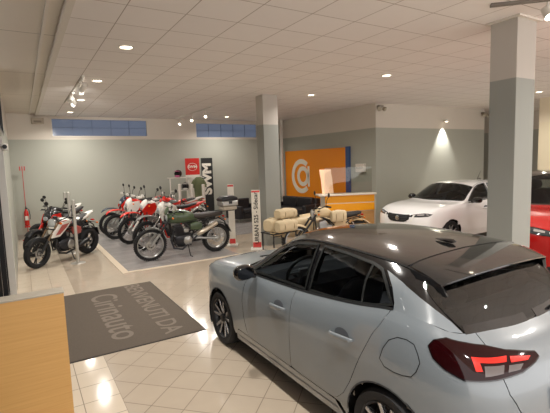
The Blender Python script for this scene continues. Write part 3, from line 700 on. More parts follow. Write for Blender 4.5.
WIN_F=[(1.715,.972),(1.60,1.055),(1.44,1.165),(1.30,1.255),(1.15,1.305),(.95,1.33),(.875,1.335),(.865,1.20),(.86,1.0)]
WIN_R=[(.80,1.005),(.795,1.335),(.5,1.325),(.23,1.305),(.14,1.285),(.05,1.215),(-.035,1.118),(.10,1.078),(.3,1.046),(.55,1.02)]
DOOR_SPLIT=.972
def build_car(spec):
    C_=spec['col'];L=Surf(netL(),(True,True));G=Surf(U,(False,False),(False,True))
    root=thing(spec['name'],spec['label'],'car',spec['loc'],spec['rz'])
    body=spec['body'];blackp=mat('gloss_black_paint',(20,20,22),.10,coat=1);plast=mat('black_plastic',(26,27,29),.45)
    roofm=spec['roof'];gl=spec['glass'];seam=mat('seam_dark',(12,12,13),.7)
    lid=spec.get('gap',.004)
    # ---- outlines
    wf=G.outline(WIN_F,.05);wr=G.outline(WIN_R,.05)
    arch=lambda c:arc_pts(c,ZH,RA,0,180,16)
    isarch=lambda p:any((p[0]-c)**2+(p[2]-ZH)**2<(RA+.004)**2 and abs(p[1])>.45 for c in (XR,XF))
    hatch=[(0,1.55),(1.2,1.65),(2.0,2.0),(2.38,2.77),(2.64,3.38),(2.73,4.05),(2.79,5.26),(2.83,6)]
    rd_edge=[(-.034,1.075),(0.0,1.0),(.051,.922),(.11,.80),(.18,.66),(.242,.527),(.31,.42),(.38,.355),(.436,.33)]
    # ---- dark shells under the panels: they are the shut-line gaps, pillars and aprons
    rear_gl=[(.10,1.55),(1.62,1.9),(1.72,6.01),(.12,6.01)];screen=[(7.12,2.15),(7.04,3.0),(7.0,6.01),(8.92,6.01),(8.86,3.0),(8.75,2.2),(8.0,2.1)]
    sh=MB();shell(sh,L,-.012,[],.25,isarch);shell(sh,G,-.007,[shrink(wf,.06),shrink(wr,.06),rear_gl,screen],.125)
    sh.build('body_shell',blackp if spec['dark_pillars'] else body,root)
    def pan(name,S,poly,m_,off=0,sides=(1,-1),shrk=.0,lab=None,h=.25):
        q=MB();patch(q,S,poly,off,h,sides);o=q.build(name,m_,root,smooth=40)
        if lab:o['label']=lab
        return o
    e=lid/2
    def xz(pts,d=.06):return L.outline(pts,d)
    top=lambda x0,x1,n:[L.inv((0,2),(x0+(x1-x0)*i/n,0)) for i in range(n+1)]
    def topb(x0,x1,n=8):   # the belt edge of L between two x
        return [(L.inv((0,2),(x0+(x1-x0)*i/n,1.2))[0],6.0) for i in range(n+1)]
    def zb(x): return L(L.inv((0,2),(x,1.2))[0],6)[2]
    # front door / rear door on each side as separate panels
    for sd in (1,-1):
        rd=xz([(DOOR_SPLIT-e,.34),(DOOR_SPLIT-e,.6),(DOOR_SPLIT-e-.005,.90)])[:-1]
        rd=[L.inv((0,2),(DOOR_SPLIT-e,z)) for z in (.335,.5,.7,.9)]+topb(DOOR_SPLIT-e,-.03,12)+[L.inv((0,2),(x+e,z)) for x,z in rd_edge]+[L.inv((0,2),(x,.325)) for x in (.5,.7,.9)]
        o=pan('rear_door',L,rd,body,0,(sd,))
        if True:
            fd=[L.inv((0,2),(x,.325)) for x in (.985,1.2,1.45,1.70)]+[L.inv((0,2),(x,z)) for x,z in ((1.745,.36),(1.80,.5),(1.82,.65),(1.80,.8),(1.76,.9))]+topb(1.74,DOOR_SPLIT+e,12)+[L.inv((0,2),(DOOR_SPLIT+e,z)) for z in (.9,.7,.5,.335)]
            o2=pan('front_door',L,fd,body,0,(sd,))
        for dn,hx,hz,dr in ((o,.325,.815,0),(o2,1.15,.785,0)):
            a,b=L.inv((0,2),(hx,hz));p=np.array(L.pt(a,b));y=p[1]
            q=MB();q.loft([(hx-.115,hz+.012,.010,.008,y+.006),(hx-.10,hz+.012,.012,.014,y+.022),(hx-.03,hz+.01,.013,.018,y+.034),(hx+.05,hz+.004,.013,.018,y+.034),(hx+.10,hz,.012,.014,y+.024),(hx+.118,hz,.010,.008,y+.006)],14,2.4)
            q.v=[(x,yy*sd,z) for x,yy,z in q.v];q.build('door_handle',spec.get('handle',body),dn)
            q=MB();pl=[L.inv((0,2),(hx+.075*math.cos(t),hz+.014+.042*math.sin(t))) for t in np.linspace(0,2*math.pi,17)[:-1]];patch(q,L,pl,.0012,.1,(sd,));q.build('handle_recess',mat('recess_shade',(84,88,94),.4),dn)  # recess is a flush patch, its shade put into the darker colour
        # mirrors
        q=MB();q.loft([(1.56,1.0,.085,.058,.93),(1.585,1.0,.10,.072,.93),(1.63,1.0,.098,.07,.93),(1.68,.995,.075,.05,.92),(1.70,.99,.03,.02,.91)],18,2.6);q.tube([(1.63,.80,.955),(1.63,.87,.965)],[.035,.03],10)
        q.v=[(x,yy*sd,z) for x,yy,z in q.v];mm=q.build('door_mirror',spec['mirror'],root)
        q=MB();q.loft([(1.555,1.0,.08,.053,.93),(1.5605,1.0,.08,.053,.93)],18,2.6);q.v=[(x,yy*sd,z) for x,yy,z in q.v];q.build('mirror_glass',mat('mirror_glass',(60,62,66),.06,1),mm)
        # side glass
        for nm,poly in (('side_window',wf),('rear_side_window',wr)):
            g=pan(nm,G,poly,gl,-.004,(sd,),h=.25)
            q=MB();ribbon(q,G,poly,.022,.001,(sd,),True);q.build('window_frame',spec['trim'],g,smooth=60)
        q=MB();ln=[G.inv((0,2),p) for p in ((.235,1.30),(.235,1.2),(.225,1.12),(.215,1.06))];ribbon(q,G,ln,.020,.002,(sd,));q.build('quarter_pillar',spec['trim'],root)
        q=MB();ln=[G.inv((0,2),p) for p in ((.86,1.0),(.865,1.1),(.868,1.2),(.872,1.33))];ln2=[G.inv((0,2),p) for p in ((.80,1.0),(.797,1.1),(.796,1.2),(.794,1.33))]
        ribbon(q,G,ln,.012,.002,(sd,));ribbon(q,G,ln2,.012,.002,(sd,));q.build('pillar_trim',spec['trim'],root)
        # belt moulding and roof moulding
        q=MB();ln=[(a,.03) for a in np.linspace(2.72,8.55,40)];ribbon(q,G,ln,.016,.003,(sd,));q.build('belt_moulding',mat('satin_trim',(70,72,74),.3,.6) if spec['dark_pillars'] else plast,root,smooth=60)
        # wheel arch liners
        for c,nm in ((XR,'rear'),(XF,'front')):
            q=MB();q.lathe([(RA+.012,sd*.835),(RA+.012,sd*.50),(.0005,sd*.50)],30,(c,0,ZH),'y',math.radians(-25),math.radians(205));q.build('wheel_arch_liner',seam,root)
            q=MB();ln=[L.inv((0,2),p) for p in arc_pts(c,ZH,RA+.004,4,176,24)];ribbon(q,L,ln,.010,.002,(sd,));q.build('arch_lip',spec['lip'],root,smooth=60)
            alloy(root,c,sd*.745,sd,spec['rim'],spec['spoke'])
    # fender + front bumper, quarter + rear bumper
    fr=[L.inv((0,2),(x,z)) for x,z in ((1.70+e*2,.325),(1.75+e*2,.36),(1.805+e,.5),(1.825+e,.65),(1.805+e,.8),(1.765+e,.9))]+topb(1.745+e,2.9,16)+[(a,6) for a in np.linspace(16.2,20,16)]+[(20,b) for b in (5,4,3,2,1,0)]+[(a,0) for a in np.linspace(19.5,17,8)]+[L.inv((0,2),p) for p in [(2.80,.21)]+arch(XF)[0:1]]
    fr+= [L.inv((0,2),p) for p in arch(XF)[1:]]+[L.inv((0,2),(2.04,.24)),L.inv((0,2),(1.95,.325))]
    for sd in (1,-1):pan('front_fender',L,fr,body,0,(sd,))
    qr=hatch[::-1][0:0]
    qr=[(a+.012,b) for a,b in hatch[::-1]]+[(0.0,1.52),(0,.8),(0,0)]+[(a,0) for a in (1,2,3,4)]+[L.inv((0,2),(-.38,.22))]+[L.inv((0,2),p) for p in arch(XR)[::-1]]+[L.inv((0,2),(.30,.25)),L.inv((0,2),(.36,.325))]+[L.inv((0,2),(x-e,z)) for x,z in rd_edge[::-1]]+topb(-.036,-.38,6)[0:]+[(3.6,6),(3.2,6)]
    for sd in (1,-1):pan('quarter_panel',L,qr,body,0,(sd,))
    sl=[L.inv((0,2),(x,.319)) for x in np.linspace(.41,1.94,12)]+[L.inv((0,2),(2.0,.28)),(L.inv((0,2),(2.035,.23))[0],0)]+[(L.inv((0,2),(x,.19))[0],0) for x in (1.6,1.1,.6,.31)]
    for sd in (1,-1):
        o=pan('sill',L,sl,body,0,(sd,))
        q=MB();ln=[(a,.45) for a in np.linspace(L.inv((0,2),(.4,.25))[0],L.inv((0,2),(2.0,.25))[0],30)];ribbon(q,L,ln,.02,.004,(sd,));q.build('sill_moulding',mat('sill_light',(150,152,155),.3,.3) if spec['dark_pillars'] else body,o)
    # tailgate lower panel
    pan('tailgate',L,[(a-.012 if a>0 else 0,b+.012) for a,b in hatch]+[(0,6)],body,.0)
    cq=[(0,-.0),(0,1.15),(.41,1.28),(.94,1.18),(1.63,1.16),(2.4,1.26),(2.95,1.42),(3.42,1.62),(3.0,1.0),(2.74,.35),(2.70,0)]
    [pan('rear_pillar',G,dens(cq,3),body,.0,(sd,)) for sd in (1,-1)]
    # roof
    rf=[(2.95,2.3)]+[(a,2.3) for a in (3.5,4,5,6,6.5,6.85)]+[(6.95,3),(6.97,4),(6.97,5),(6.97,6)]+[(2.93,6),(2.93,5),(2.9,4),(2.85,3.2)]
    pan('roof',G,dens(rf,3),roofm,0)
    for sd in (1,-1):q=MB();ribbon(q,G,[(a,2.22) for a in np.linspace(2.6,7.0,30)],.008,.001,(sd,));q.build('roof_seam',seam,root)
    # tailgate glass
    pan('rear_window',G,dens([(.04,1.45),(1.75,1.8),(1.9,3),(1.9,6),(.04,6),(.04,3)],4),gl if not spec['dark_pillars'] else spec['rear_glass'],-.001)
    q=MB();fr_=dens([(.03,1.5),(.03,2.2),(.03,3),(.03,4.5),(.03,6)],5)[:-5];ribbon(q,G,[(a+.05,b) for a,b in fr_],.07,.001);q.build('glass_surround',blackp,root)
    # spoiler slab over the rear window
    q=MB();secs=[]
    for sd in (1,-1):
        top_=[];bot=[]
        for yy in np.linspace(0,1,9):
            b=6-yy*3.6;a=2.97-.12*yy
            p=np.array(G.pt(a,b,.002));ed=np.array((-.315+.05*yy**3,p[1]*1.0+.0*yy,1.305-.045*yy**2.5))
            pr_=[p+(ed-p)*t+np.array((0,0,.010*math.sin(math.pi*t)-(0))) for t in (0,.33,.66,.92,1)]
            top_.append(pr_)
        R=[]
        for pr_ in top_:
            R.append([tuple((x,y*sd,z)) for x,y,z in pr_]+[(pr_[-1][0]+.004,pr_[-1][1]*sd,pr_[-1][2]-.012),(pr_[2][0],pr_[2][1]*sd,pr_[2][2]-.045),(pr_[0][0],pr_[0][1]*sd,pr_[0][2]-.03)])
        q.rings(R)
        # side fin
        e0=top_[-1];q.add([(x,y*sd,z) for x,y,z in ((e0[0][0],e0[0][1]+.01,e0[0][2]-.01),(e0[2][0],e0[2][1]+.012,e0[2][2]),(e0[4][0],e0[4][1],e0[4][2]),(-.285,.555,1.195),(-.22,.60,1.19),(-.10,.615,1.27))]+[(x,y*sd,z) for x,y,z in ((e0[0][0],e0[0][1]-.02,e0[0][2]-.02),(e0[2][0],e0[2][1]-.03,e0[2][2]-.01),(e0[4][0]+.01,e0[4][1]-.03,e0[4][2]-.01),(-.28,.53,1.19),(-.22,.57,1.18),(-.10,.59,1.26))],[(0,1,2,3,4,5),(11,10,9,8,7,6),(0,6,7,1),(1,7,8,2),(2,8,9,3),(3,9,10,4),(4,10,11,5),(5,11,6,0)])
    q.build('spoiler',roofm,root,bevel=.004,smooth=50)
    q=MB();ribbon(q,G,[(2.93-.10*t**1.0,6-3.6*t) for t in np.linspace(0,1,16)],.008,.004);q.build('roof_seam',seam,root)
    MB().bb((-.27,-.10,1.268),(-.255,.10,1.276)).build('brake_light',mat('brake_red',(60,12,12),.2),root,bevel=.003)
    q=MB();q.loft([(.06,1.398,.012,.004),(.09,1.40,.026,.016),(.14,1.402,.034,.014),(.20,1.402,.020,.008),(.225,1.40,.006,.004)],14,2.2);q.build('antenna_base',blackp,root)
    if spec.get('rod'):MB().tube([(.20,0,1.41),(.12,0,1.52),(.06,0,1.60)],[.006,.004,.003],8).build('antenna',plast,root)
    # windscreen, cowl and bonnet
    pan('windscreen',G,dens([(7.05,2.12),(7.0,3),(6.98,4.5),(6.98,6),(8.98,6),(8.93,4),(8.9,3),(8.8,2.2),(8,2.1)],3),spec['screen'],-.003)
    pan('bonnet',G,dens([(9.12,.55),(9.08,2),(9.1,4),(9.1,6),(12,6),(12,4),(12,3),(11.95,1.9),(11.7,.9),(11,.6),(10,.5)],3),body,0)
    for sd in (1,-1):pan('wing_top',G,dens([(8.6,0),(8.75,.5),(9.1,.53),(10,.48),(11,.58),(11.7,.88),(11.95,1.85),(12,2),(12,0),(11,0),(10,0)],3),body,0,(sd,))
    ap=dens([(6.9,2.25),(7.0,2.05),(8.0,2.03),(8.85,2.1),(8.95,1.2),(8.6,0.95),(8.0,1.45),(7.2,1.95)],3)
    for sd in (1,-1):pan('front_pillar',G,ap,blackp if spec['dark_pillars'] else body,.0,(sd,))
    for yy in (.28,-.25):
        MB().tube([(2.06,yy,1.005),(1.98,yy+.26,1.03),(1.87,yy+.45 if yy<0 else yy+.3,1.055)],.008,6).build('wiper',plast,root)
    # tail lamps
    tl=[(-.329,.97),(-.344,1.001),(-.387,1.012),(-.44,.995),(-.508,.972),(-.567,.942),(-.618,.91),(-.635,.895),(-.648,.872),(-.650,.855),(-.623,.848),(-.575,.838),(-.517,.836),(-.47,.85),(-.433,.872),(-.38,.912)]
    tlp=[(4.77,4.72),(4.63,5.08),(4.22,5.5),(3.5,5.45),(2.86,5.32),(2.31,4.98),(1.8,4.82),(1.31,4.68),(1.28,4.52),(1.51,4.38),(2.09,4.13),(2.72,4.05),(3.3,3.95),(3.79,3.86),(4.27,4.06),(4.6,4.32)]
    for sd in (1,-1):
        q=MB();patch(q,L,dens(tlp,3),.006,.125,(sd,));t_=q.build('tail_lamp',spec['tail'],root,smooth=50)
        q=MB();ribbon(q,L,dens(tlp,3),.014,.004,(sd,),True);q.build('lamp_housing',blackp,t_)
        for nm,pl,mm in LAMPBITS:
            q=MB();patch(q,L,dens(pl,3),.009,.125,(sd,));q.build(nm,mm,t_)
    MB().bb((-.745,-.26,.62),(-.725,.26,.74)).build('number_plate_recess',plast,root,bevel=.004)
    MB().tube([(-.475,-.24,1.02),(-.495,-.26,1.035),(-.475,-.42,1.045),(-.45,-.56,1.06)],.009,8).build('rear_wiper',plast,root)
    # lower aprons
    q=MB();patch(q,L,dens([(0,.05),(0,1.1),(1.8,1.1),(2.9,.8),(3.6,.05)],3),.006);q.build('rear_apron',plast,root)
    # charge flap on the left quarter
    if spec['flap']:
        fp=[(-.03,.80),(-.05,.87),(-.085,.93),(-.14,.963),(-.20,.968),(-.25,.957),(-.28,.915),(-.30,.87),(-.285,.815),(-.255,.775),(-.20,.762),(-.14,.757),(-.07,.765)]
        pl=[L.inv((0,2),p) for p in fp];q=MB();patch(q,L,pl,.0015,.125,(1,));o=q.build('charge_flap',body,root)
        q=MB();ribbon(q,L,pl,.005,.0025,(1,),True);q.build('flap_seam',seam,o)
    # ---- front end: grille, intake, head lamps, fog lamps
    pf=spec['front']
    for sd in (1,-1):
        q=MB();patch(q,L,dens(pf['lamp'],3),.006,.125,(sd,));hl=q.build('head_lamp',pf['lampmat'],root)
        q=MB();ribbon(q,L,dens(pf['lamp'],3),.012,.006,(sd,),True);q.build('lamp_housing',blackp,hl)
        for pl in pf['led']:q=MB();patch(q,L,dens(pl,3),.010,.125,(sd,));q.build('lamp_reflector',mat('reflector',(225,225,225),.12,.7),hl)
        q=MB();patch(q,L,dens(pf['drl'],3),.011,.125,(sd,));q.build('daytime_strip',pf['drlmat'],hl)
    q=MB();patch(q,L,dens(pf['grille'],3),.007,.25);g=q.build('grille',mat('grille_black',(18,18,20),.35),root)
    q=MB()
    for k in range(5):ribbon(q,L,[(a,pf['gb'][0]+(pf['gb'][1]-pf['gb'][0])*k/4) for a in np.linspace(pf['ga'],20,14)],.008,.012)
    q.build('grille_bar',mat('satin_trim2',(90,92,94),.3,.6),g)
    q=MB();patch(q,L,dens([(17.6,.25),(17.9,1.5),(20,1.5),(20,.25)],3),.006);q.build('lower_intake',plast,root)
    MB().lathe([(.0005,.012),(.045,.012),(.055,.006),(.055,0)],20,(3.185,0,.66),'x').build('badge',mat('chrome',(210,210,210),.15,1),root)
    # ---- cabin seen through the glass
    dk=mat('cabin_dark',(66,66,70),.75);st=mat('seat_cloth',(92,92,98),.85)
    MB().bb((-.28,-.70,.30),(1.9,.70,.36)).build('cabin_floor',dk,root)
    q=MB();q.loft([(1.58,.80,.64,.06),(1.66,.86,.68,.09),(1.76,.87,.70,.075),(1.95,.87,.70,.05)],20,4);q.build('dashboard',dk,root)
    MB().bb((.5,-.11,.36),(1.5,.11,.62)).build('centre_console',dk,root,bevel=.03)
    for yy in (.36,-.36):
        q=MB();q.loft([(.80,.56,.24,.09),(.95,.55,.25,.10),(1.2,.57,.25,.09),(1.28,.58,.22,.05)],18,3);s_=q.build('front_seat',st,root)
        R=[(.75,.10,.25,.50),(.80,.10,.26,.62),(.70,.09,.25,.85),(.62,.075,.21,1.02),(.60,.05,.14,1.08)]
        q=MB();q.rings([[(x+t*math.cos(2*math.pi*j/16),yy+hw*math.copysign(abs(math.sin(2*math.pi*j/16))**.6,math.sin(2*math.pi*j/16)),z) for j in range(16)] for x,t,hw,z in R]);q.build('seat_back',st,s_)
        s_.location=(0,0,0)
        for v_ in s_.data.vertices:v_.co.y+=yy
        q=MB();q.ell((.58,yy,1.17),(.05,.13,.09));q.tube([(.60,yy-.05,1.05),(.58,yy-.05,1.15)],.007);q.tube([(.60,yy+.05,1.05),(.58,yy+.05,1.15)],.007);q.build('head_rest',st,s_)
    q=MB();q.loft([(-.10,.55,.60,.10),(.1,.55,.62,.12),(.35,.56,.60,.09)],18,4);q.build('rear_bench',st,root)
    q=MB();q.box((-.16,0,.82),(.12,1.16,.50),rot=Matrix.Rotation(math.radians(-14),3,'Y'));rb=q.build('bench_back',st,root,bevel=.05,seg=3)
    for yy in (.36,-.36):MB().ell((-.19,yy,1.12),(.05,.12,.06)).build('head_rest',st,root)
    if spec.get('wheel',True):
        yc=.36;q=MB();Rm=Matrix.Rotation(math.radians(-24),3,'Y');c=Vector((1.47,yc,.94))
        ring=[c+Rm@Vector((0,.175*math.cos(t),.175*math.sin(t))) for t in np.linspace(0,2*math.pi,33)[:-1]];q.tube(ring,.016,10,closed=True);sw=q.build('steering_wheel',mat('wheel_leather',(24,24,26),.4),root)
        q=MB();q.box(c,(.03,.10,.09),rot=Rm)
        for t in (0,math.pi,-math.pi/2):q.box(c+Rm@Vector((0,.10*math.cos(t),.10*math.sin(t))),(.014,.13 if abs(math.sin(t))<.5 else .03,.03 if abs(math.sin(t))<.5 else .13),rot=Rm)
        q.build('wheel_hub',mat('hub_silver',(120,122,126),.35,.4),sw,bevel=.004);q=MB();q.tube([c+Vector((.02,0,0)),(1.68,yc,.87)],.035);q.build('steering_column',dk,sw)
    q=MB();q.loft([(1.33,1.25,.11,.030),(1.35,1.25,.11,.033)],16,3);q.build('rear_view_mirror',plast,root)
    # underside so that the car is closed towards the floor
    q=MB().bb((-.55,-.62,.17),(2.95,.62,.21));q.build('underbody',seam,root)
    return root
M_greycar=mat('car_grey',(124,132,138),.3,metal=.0,coat=1)
M_whitecar=mat('car_white',(246,246,246),.25,coat=1)
M_redcar=mat('car_red',(170,14,10),.25,coat=1)
dark_lamp=mat('dark_lamp',(70,74,78),.08,.3,coat=.8)
FR={'lamp':[(15.9,5.3),(16.5,5.75),(17.2,5.8),(18.3,5.3),(18.5,4.7),(17.6,4.6),(16.6,4.75)],'lampmat':dark_lamp,
 'led':[[(16.3,5.2),(16.8,5.5),(16.9,5.1),(16.5,4.95)],[(17.1,5.5),(17.7,5.35),(17.7,4.95),(17.1,5.0)]],
 'drl':[(17.9,5.2),(18.1,5.2),(18.35,3.4),(18.2,3.3)],'drlmat':mat('drl_white',(240,240,235),.3),
 'grille':[(18.45,5.35),(18.6,5.6),(20,5.6),(20,3.2),(19,3.3),(18.5,4.0)],'ga':18.7,'gb':(3.5,5.3)}
tlit=mat('tail_red_lit',(214,40,30),.2,emit=(235,40,25),estr=.12);tcl=mat('clear_lens',(112,106,106),.15,.4)
LAMPBITS=[('light_bar',[(3.5,4.81),(2.39,4.78),(2.48,4.57),(3.28,4.6),(3.27,4.28),(3.46,4.26)],tlit),('light_bar',[(2.3,4.74),(1.6,4.60),(1.76,4.48),(2.35,4.52)],tlit),
 ('clear_lens',[(3.18,4.48),(2.58,4.48),(2.69,4.2),(3.24,4.09)],tcl),('clear_lens',[(2.45,4.44),(1.97,4.4),(2.15,4.22),(2.55,4.21)],tcl)]
gl_cab=glass('cabin_glass',(206,212,216),.02,1.5)
grey=build_car(dict(name='hatchback_car',label='big grey five-door hatchback with gloss black roof, closest to the camera',loc=(2.62,1.80,0),rz=math.pi/2,col=None,
 body=M_greycar,roof=mat('roof_black',(30,30,31),.12,coat=1),glass=gl_cab,rear_glass=glass('privacy_glass',(112,122,118),.03,1.9),screen=glass('screen_glass',(190,200,200),.02,1.5),dark_pillars=True,
 handle=M_greycar,mirror=mat('gloss_black_paint',(20,20,22),.10,coat=1),trim=mat('dark_satin_trim',(58,60,60),.25,.5),lip=mat('lip_grey',(62,66,72),.5),rim=mat('rim_black',(26,26,28),.3),spoke=mat('rim_silver',(190,192,196),.2,.85),
 tail=mat('tail_red',(34,4,6),.06,coat=0,spec=.35),flap=True,front=FR))
FRW=dict(FR)
white=build_car(dict(name='hatchback_car',label='white hatchback parked before the grey wall, facing the desk',loc=(10.40,6.62,0),rz=math.pi,col=None,
 body=M_whitecar,roof=M_whitecar,glass=gl_cab,rear_glass=gl_cab,screen=glass('screen_glass2',(120,130,134),.02,1.5),dark_pillars=False,
 mirror=MATS['gloss_black_paint'],trim=mat('dark_satin_trim2',(40,42,44),.3),lip=M_whitecar,rim=MATS['rim_black'],spoke=MATS['rim_silver'],tail=mat('tail_red2',(120,12,14),.12),flap=False,front=FRW,rod=True))
red=build_car(dict(name='suv_car',label='red car with dark windscreen at the right edge of the photo',loc=(9.0,4.25,0),rz=math.radians(213),col=None,
 body=M_redcar,roof=MATS['gloss_black_paint'],glass=gl_cab,rear_glass=gl_cab,screen=MATS['screen_glass2'],dark_pillars=True,
 mirror=M_redcar,trim=MATS['dark_satin_trim2'],lip=mat('cladding',(38,38,40),.6),rim=MATS['rim_black'],spoke=MATS['rim_silver'],tail=MATS['tail_red2'],flap=False,front=FRW))
red.scale=(1,1,1.22)
# ------------------------------------------------------------------ motorcycles
M_tyre = mat('moto_tyre', (30, 30, 32), .8, bump=.3, bscale=60); M_alu = mat('cast_alloy', (176, 176, 174), .3, .8); M_chrome = mat('chrome', (210, 210, 210), .15, 1)
M_eng = mat('engine_dark', (52, 52, 56), .4, .5); M_frm = mat('frame_black', (28, 28, 30), .35); M_seat = mat('seat_vinyl', (40, 38, 38), .6)
M_lens = mat('head_lens', (200, 205, 210), .05, .3, coat=1); M_spk = mat('spoke_steel', (170, 170, 168), .3, .8)
def spoked(root, name, x, R, w_, cast, rimm, n=18):
    t = MB().lathe([(R-w_*1.35, -w_*.55), (R-w_*.8, -w_*.95), (R-w_*.3, -w_*.85), (R-.004, -w_*.4), (R, 0), (R-.004, w_*.4), (R-w_*.3, w_*.85), (R-w_*.8, w_*.95), (R-w_*1.35, w_*.55)], 40)
    if not cast:
        for k in range(44):
            a = 2*math.pi*k/44
            for y in (-.5, .5):
                t.box(((R-.002)*math.cos(a+.03*y), y*w_*.75, (R-.002)*math.sin(a+.03*y)), (.014, w_*.55, .02), rot=Matrix.Rotation(-a, 3, 'Y'))
    W = t.build(name, M_tyre, root, loc=(x, 0, R), smooth=50)
    r = R-w_*1.3
    MB().lathe([(r+.004, -w_*.6), (r-.012, -w_*.62), (r-.02, -w_*.3), (r-.02, w_*.3), (r-.012, w_*.62), (r+.004, w_*.6)], 40).build('rim', rimm, W)
    q = MB()
    if cast:
        for k in range(5):
            a = 2*math.pi*k/5
            for d in (-.12, .12): q.tube([(.04*math.cos(a), .0, .04*math.sin(a)), ((r-.015)*math.cos(a+d), 0, (r-.015)*math.sin(a+d))], [.016, .011], 8)
    else:
        for k in range(n):
            a = 2*math.pi*k/n; b = a+(.5 if k % 2 else -.5); y = .03 if k % 4 < 2 else -.03
            q.tube([(.035*math.cos(b), y, .035*math.sin(b)), ((r-.012)*math.cos(a), 0, (r-.012)*math.sin(a))], .0032, 5)
    q.build('spokes', rimm if cast else M_spk, W)
    MB().lathe([(.0005, -.05), (.035, -.05), (.04, -.03), (.025, -.02), (.025, .02), (.04, .03), (.035, .05), (.0005, .05)], 18).build('hub', M_alu, W)
    q = MB().lathe([(.06, .045), (.10, .045), (.10, .05), (.06, .05), (.06, .045)], 30); q.build('brake_disc', M_spk, W)
    return W
def motorcycle(label, loc, heading, st, name='motorcycle', lean=0, group=None):
    """local x forward, origin on the floor under the middle of the wheelbase"""
    t = thing(name, label, 'motorcycle', loc, heading, group); t.rotation_euler.x = -.09 if name == 'motorcycle' else 0
    g = st.get; WB = g('wb', 1.42); RF = g('rf', .34); RR = g('rr', .32); xf, xr = WB/2, -WB/2; tall = g('tall', 0)
    cast = g('cast', False); rimm = g('rimm', M_alu)
    spoked(t, 'front_wheel', xf, RF, g('wf', .05), cast, rimm); spoked(t, 'rear_wheel', xr, RR, g('wr', .065), cast, rimm)
    # steering axis from the front axle up to the head
    head = Vector((xf-.42, 0, .86+tall)); ax = Vector((xf, 0, RF)); d = (head-ax).normalized(); topc = ax+d*((head-ax).length*1.14)
    for s in (-1, 1):
        o_ = Vector((0, s*.095, 0)); q = MB()
        q.tube([ax+o_, ax+o_+d*.30], [.027, .030], 12); q.build('fork_leg', g('forkm', M_alu), t)
        MB().tube([ax+o_+d*.27, topc+o_], .021, 12).build('fork_tube', g('forktop', M_chrome), t)
    MB().cyl(ax-Vector((0, .12, 0)), ax+Vector((0, .12, 0)), .012).build('axle', M_spk, t)
    for p in (topc, ax+d*((head-ax).length*.82)): MB().box(p, (.07, .25, .025)).build('fork_clamp', M_frm, t, bevel=.005)
    hb = topc+Vector((-.03, 0, g('hbrise', .10))); W = g('hbw', .39)
    q = MB().tube([hb+Vector((-.10, -W, -.01)), hb+Vector((-.05, -W*.62, 0)), hb+Vector((.01, -.12, -.06)), hb+Vector((.01, .12, -.06)), hb+Vector((-.05, W*.62, 0)), hb+Vector((-.10, W, -.01))], .012, 10); q.build('handlebar', g('hbm', M_frm), t)
    for s in (-1, 1):
        a = hb+Vector((-.062, s*W*.68, 0)); b = hb+Vector((-.102, s*(W+.005), -.01))
        MB().tube([a, b], .018, 10).build('grip', M_tyre, t)
        q = MB().tube([a+Vector((.02, 0, 0)), a+Vector((.07, s*.03, -.005)), b+Vector((.055, 0, -.01))], [.008, .006, .005], 6); q.build('lever', M_frm, t)
        if g('mirrors', True):
            m0 = a+Vector((0, -s*.02, .015)); m1 = m0+Vector((-.01, s*.05, .14)); m2 = m1+Vector((-.01, s*.06, .06))
            q = MB().tube([m0, m1, m2], .006, 6); mm = q.build('mirror_stalk', M_frm, t)
            MB().ell(m2+Vector((0, 0, .02)), (.014, .060, .045) if not g('roundm') else (.012, .05, .05), 16, 8).build('mirror', M_frm, mm)
        if g('guards'):
            MB().loft([(b.z-.05, s*0+b.x+.07, .0, .0)]*0 or [(b.x+.02, b.z, .03, .02, b.y), (b.x+.08, b.z, .075, .035, b.y-s*.05), (b.x+.10, b.z, .09, .03, b.y-s*.09)], 12).build('hand_guard', g('guards'), t)
        if g('signals', True):
            c = topc+Vector((.03, s*.17, -.06)); q = MB().tube([c-Vector((0, s*.08, 0)), c], .007, 6); q = q.build('indicator_stem', M_frm, t); MB().ell(c, (.022, .032, .02), 10, 6).build('indicator', mat('amber_lens', (230, 120, 30), .2), q)
    # front mudguard
    R0 = RF+g('fgap', .02)
    if g('high_fender'):
        fz = RF*2+.10
        P = [(xf+.27, fz-.07, .02, .008), (xf+.22, fz-.02, .055, .016), (xf+.10, fz+.03, .075, .018), (xf-.08, fz+.03, .08, .02), (xf-.26, fz-.02, .06, .016)]
        MB().loft(P[::-1], 14, 2.5).build('front_mudguard', g('fenderc'), t)
    else:
        q = MB(); a0, a1 = g('farc', (40, 150)); R = []
        for k in range(15):
            a = math.radians(a0+(a1-a0)*k/14); c = Vector((xf+R0*math.cos(a), 0, RF+R0*math.sin(a))); n_ = Vector((math.cos(a), 0, math.sin(a))); w_ = g('fw', .062)
            R.append([c+n_*(.018*(1-(y/w_)**2)-.01+dz)+Vector((0, y, 0)) for y, dz in ((-w_, -.02), (-w_*.7, 0), (0, .002), (w_*.7, 0), (w_, -.02), (w_*.6, -.008), (0, -.006), (-w_*.6, -.008))])
        q.rings(R).build('front_mudguard', g('fenderc'), t)
    # head lamp and mask
    hl = topc+Vector((.10, 0, -.06))
    if g('mask'):
        q = MB().loft([(hl.x-.07, hl.z+.02, .10, .15), (hl.x-.02, hl.z, .12, .14), (hl.x+.04, hl.z-.02, .10, .11), (hl.x+.065, hl.z-.03, .07, .07)], 18, 2.6).build('headlight_mask', g('mask'), t)
        MB().loft([(hl.x+.05, hl.z-.03, .075, .06), (hl.x+.078, hl.z-.03, .06, .045), (hl.x+.082, hl.z-.03, .03, .02)], 16).build('headlight', g('lens', M_lens), q)
    else:
        r = g('hlr', .085); q = MB().lathe([(.0005, -.11), (r*.5, -.10), (r*.9, -.05), (r, 0), (r*1.04, .012), (r*.96, .02)], 24, (hl.x, 0, hl.z), 'x').build('headlight', g('hlc', M_frm), t)
        MB().lathe([(r*.96, .018), (r*.6, .032), (.0005, .038)], 24, (hl.x, 0, hl.z), 'x').build('headlight_lens', M_lens, q)
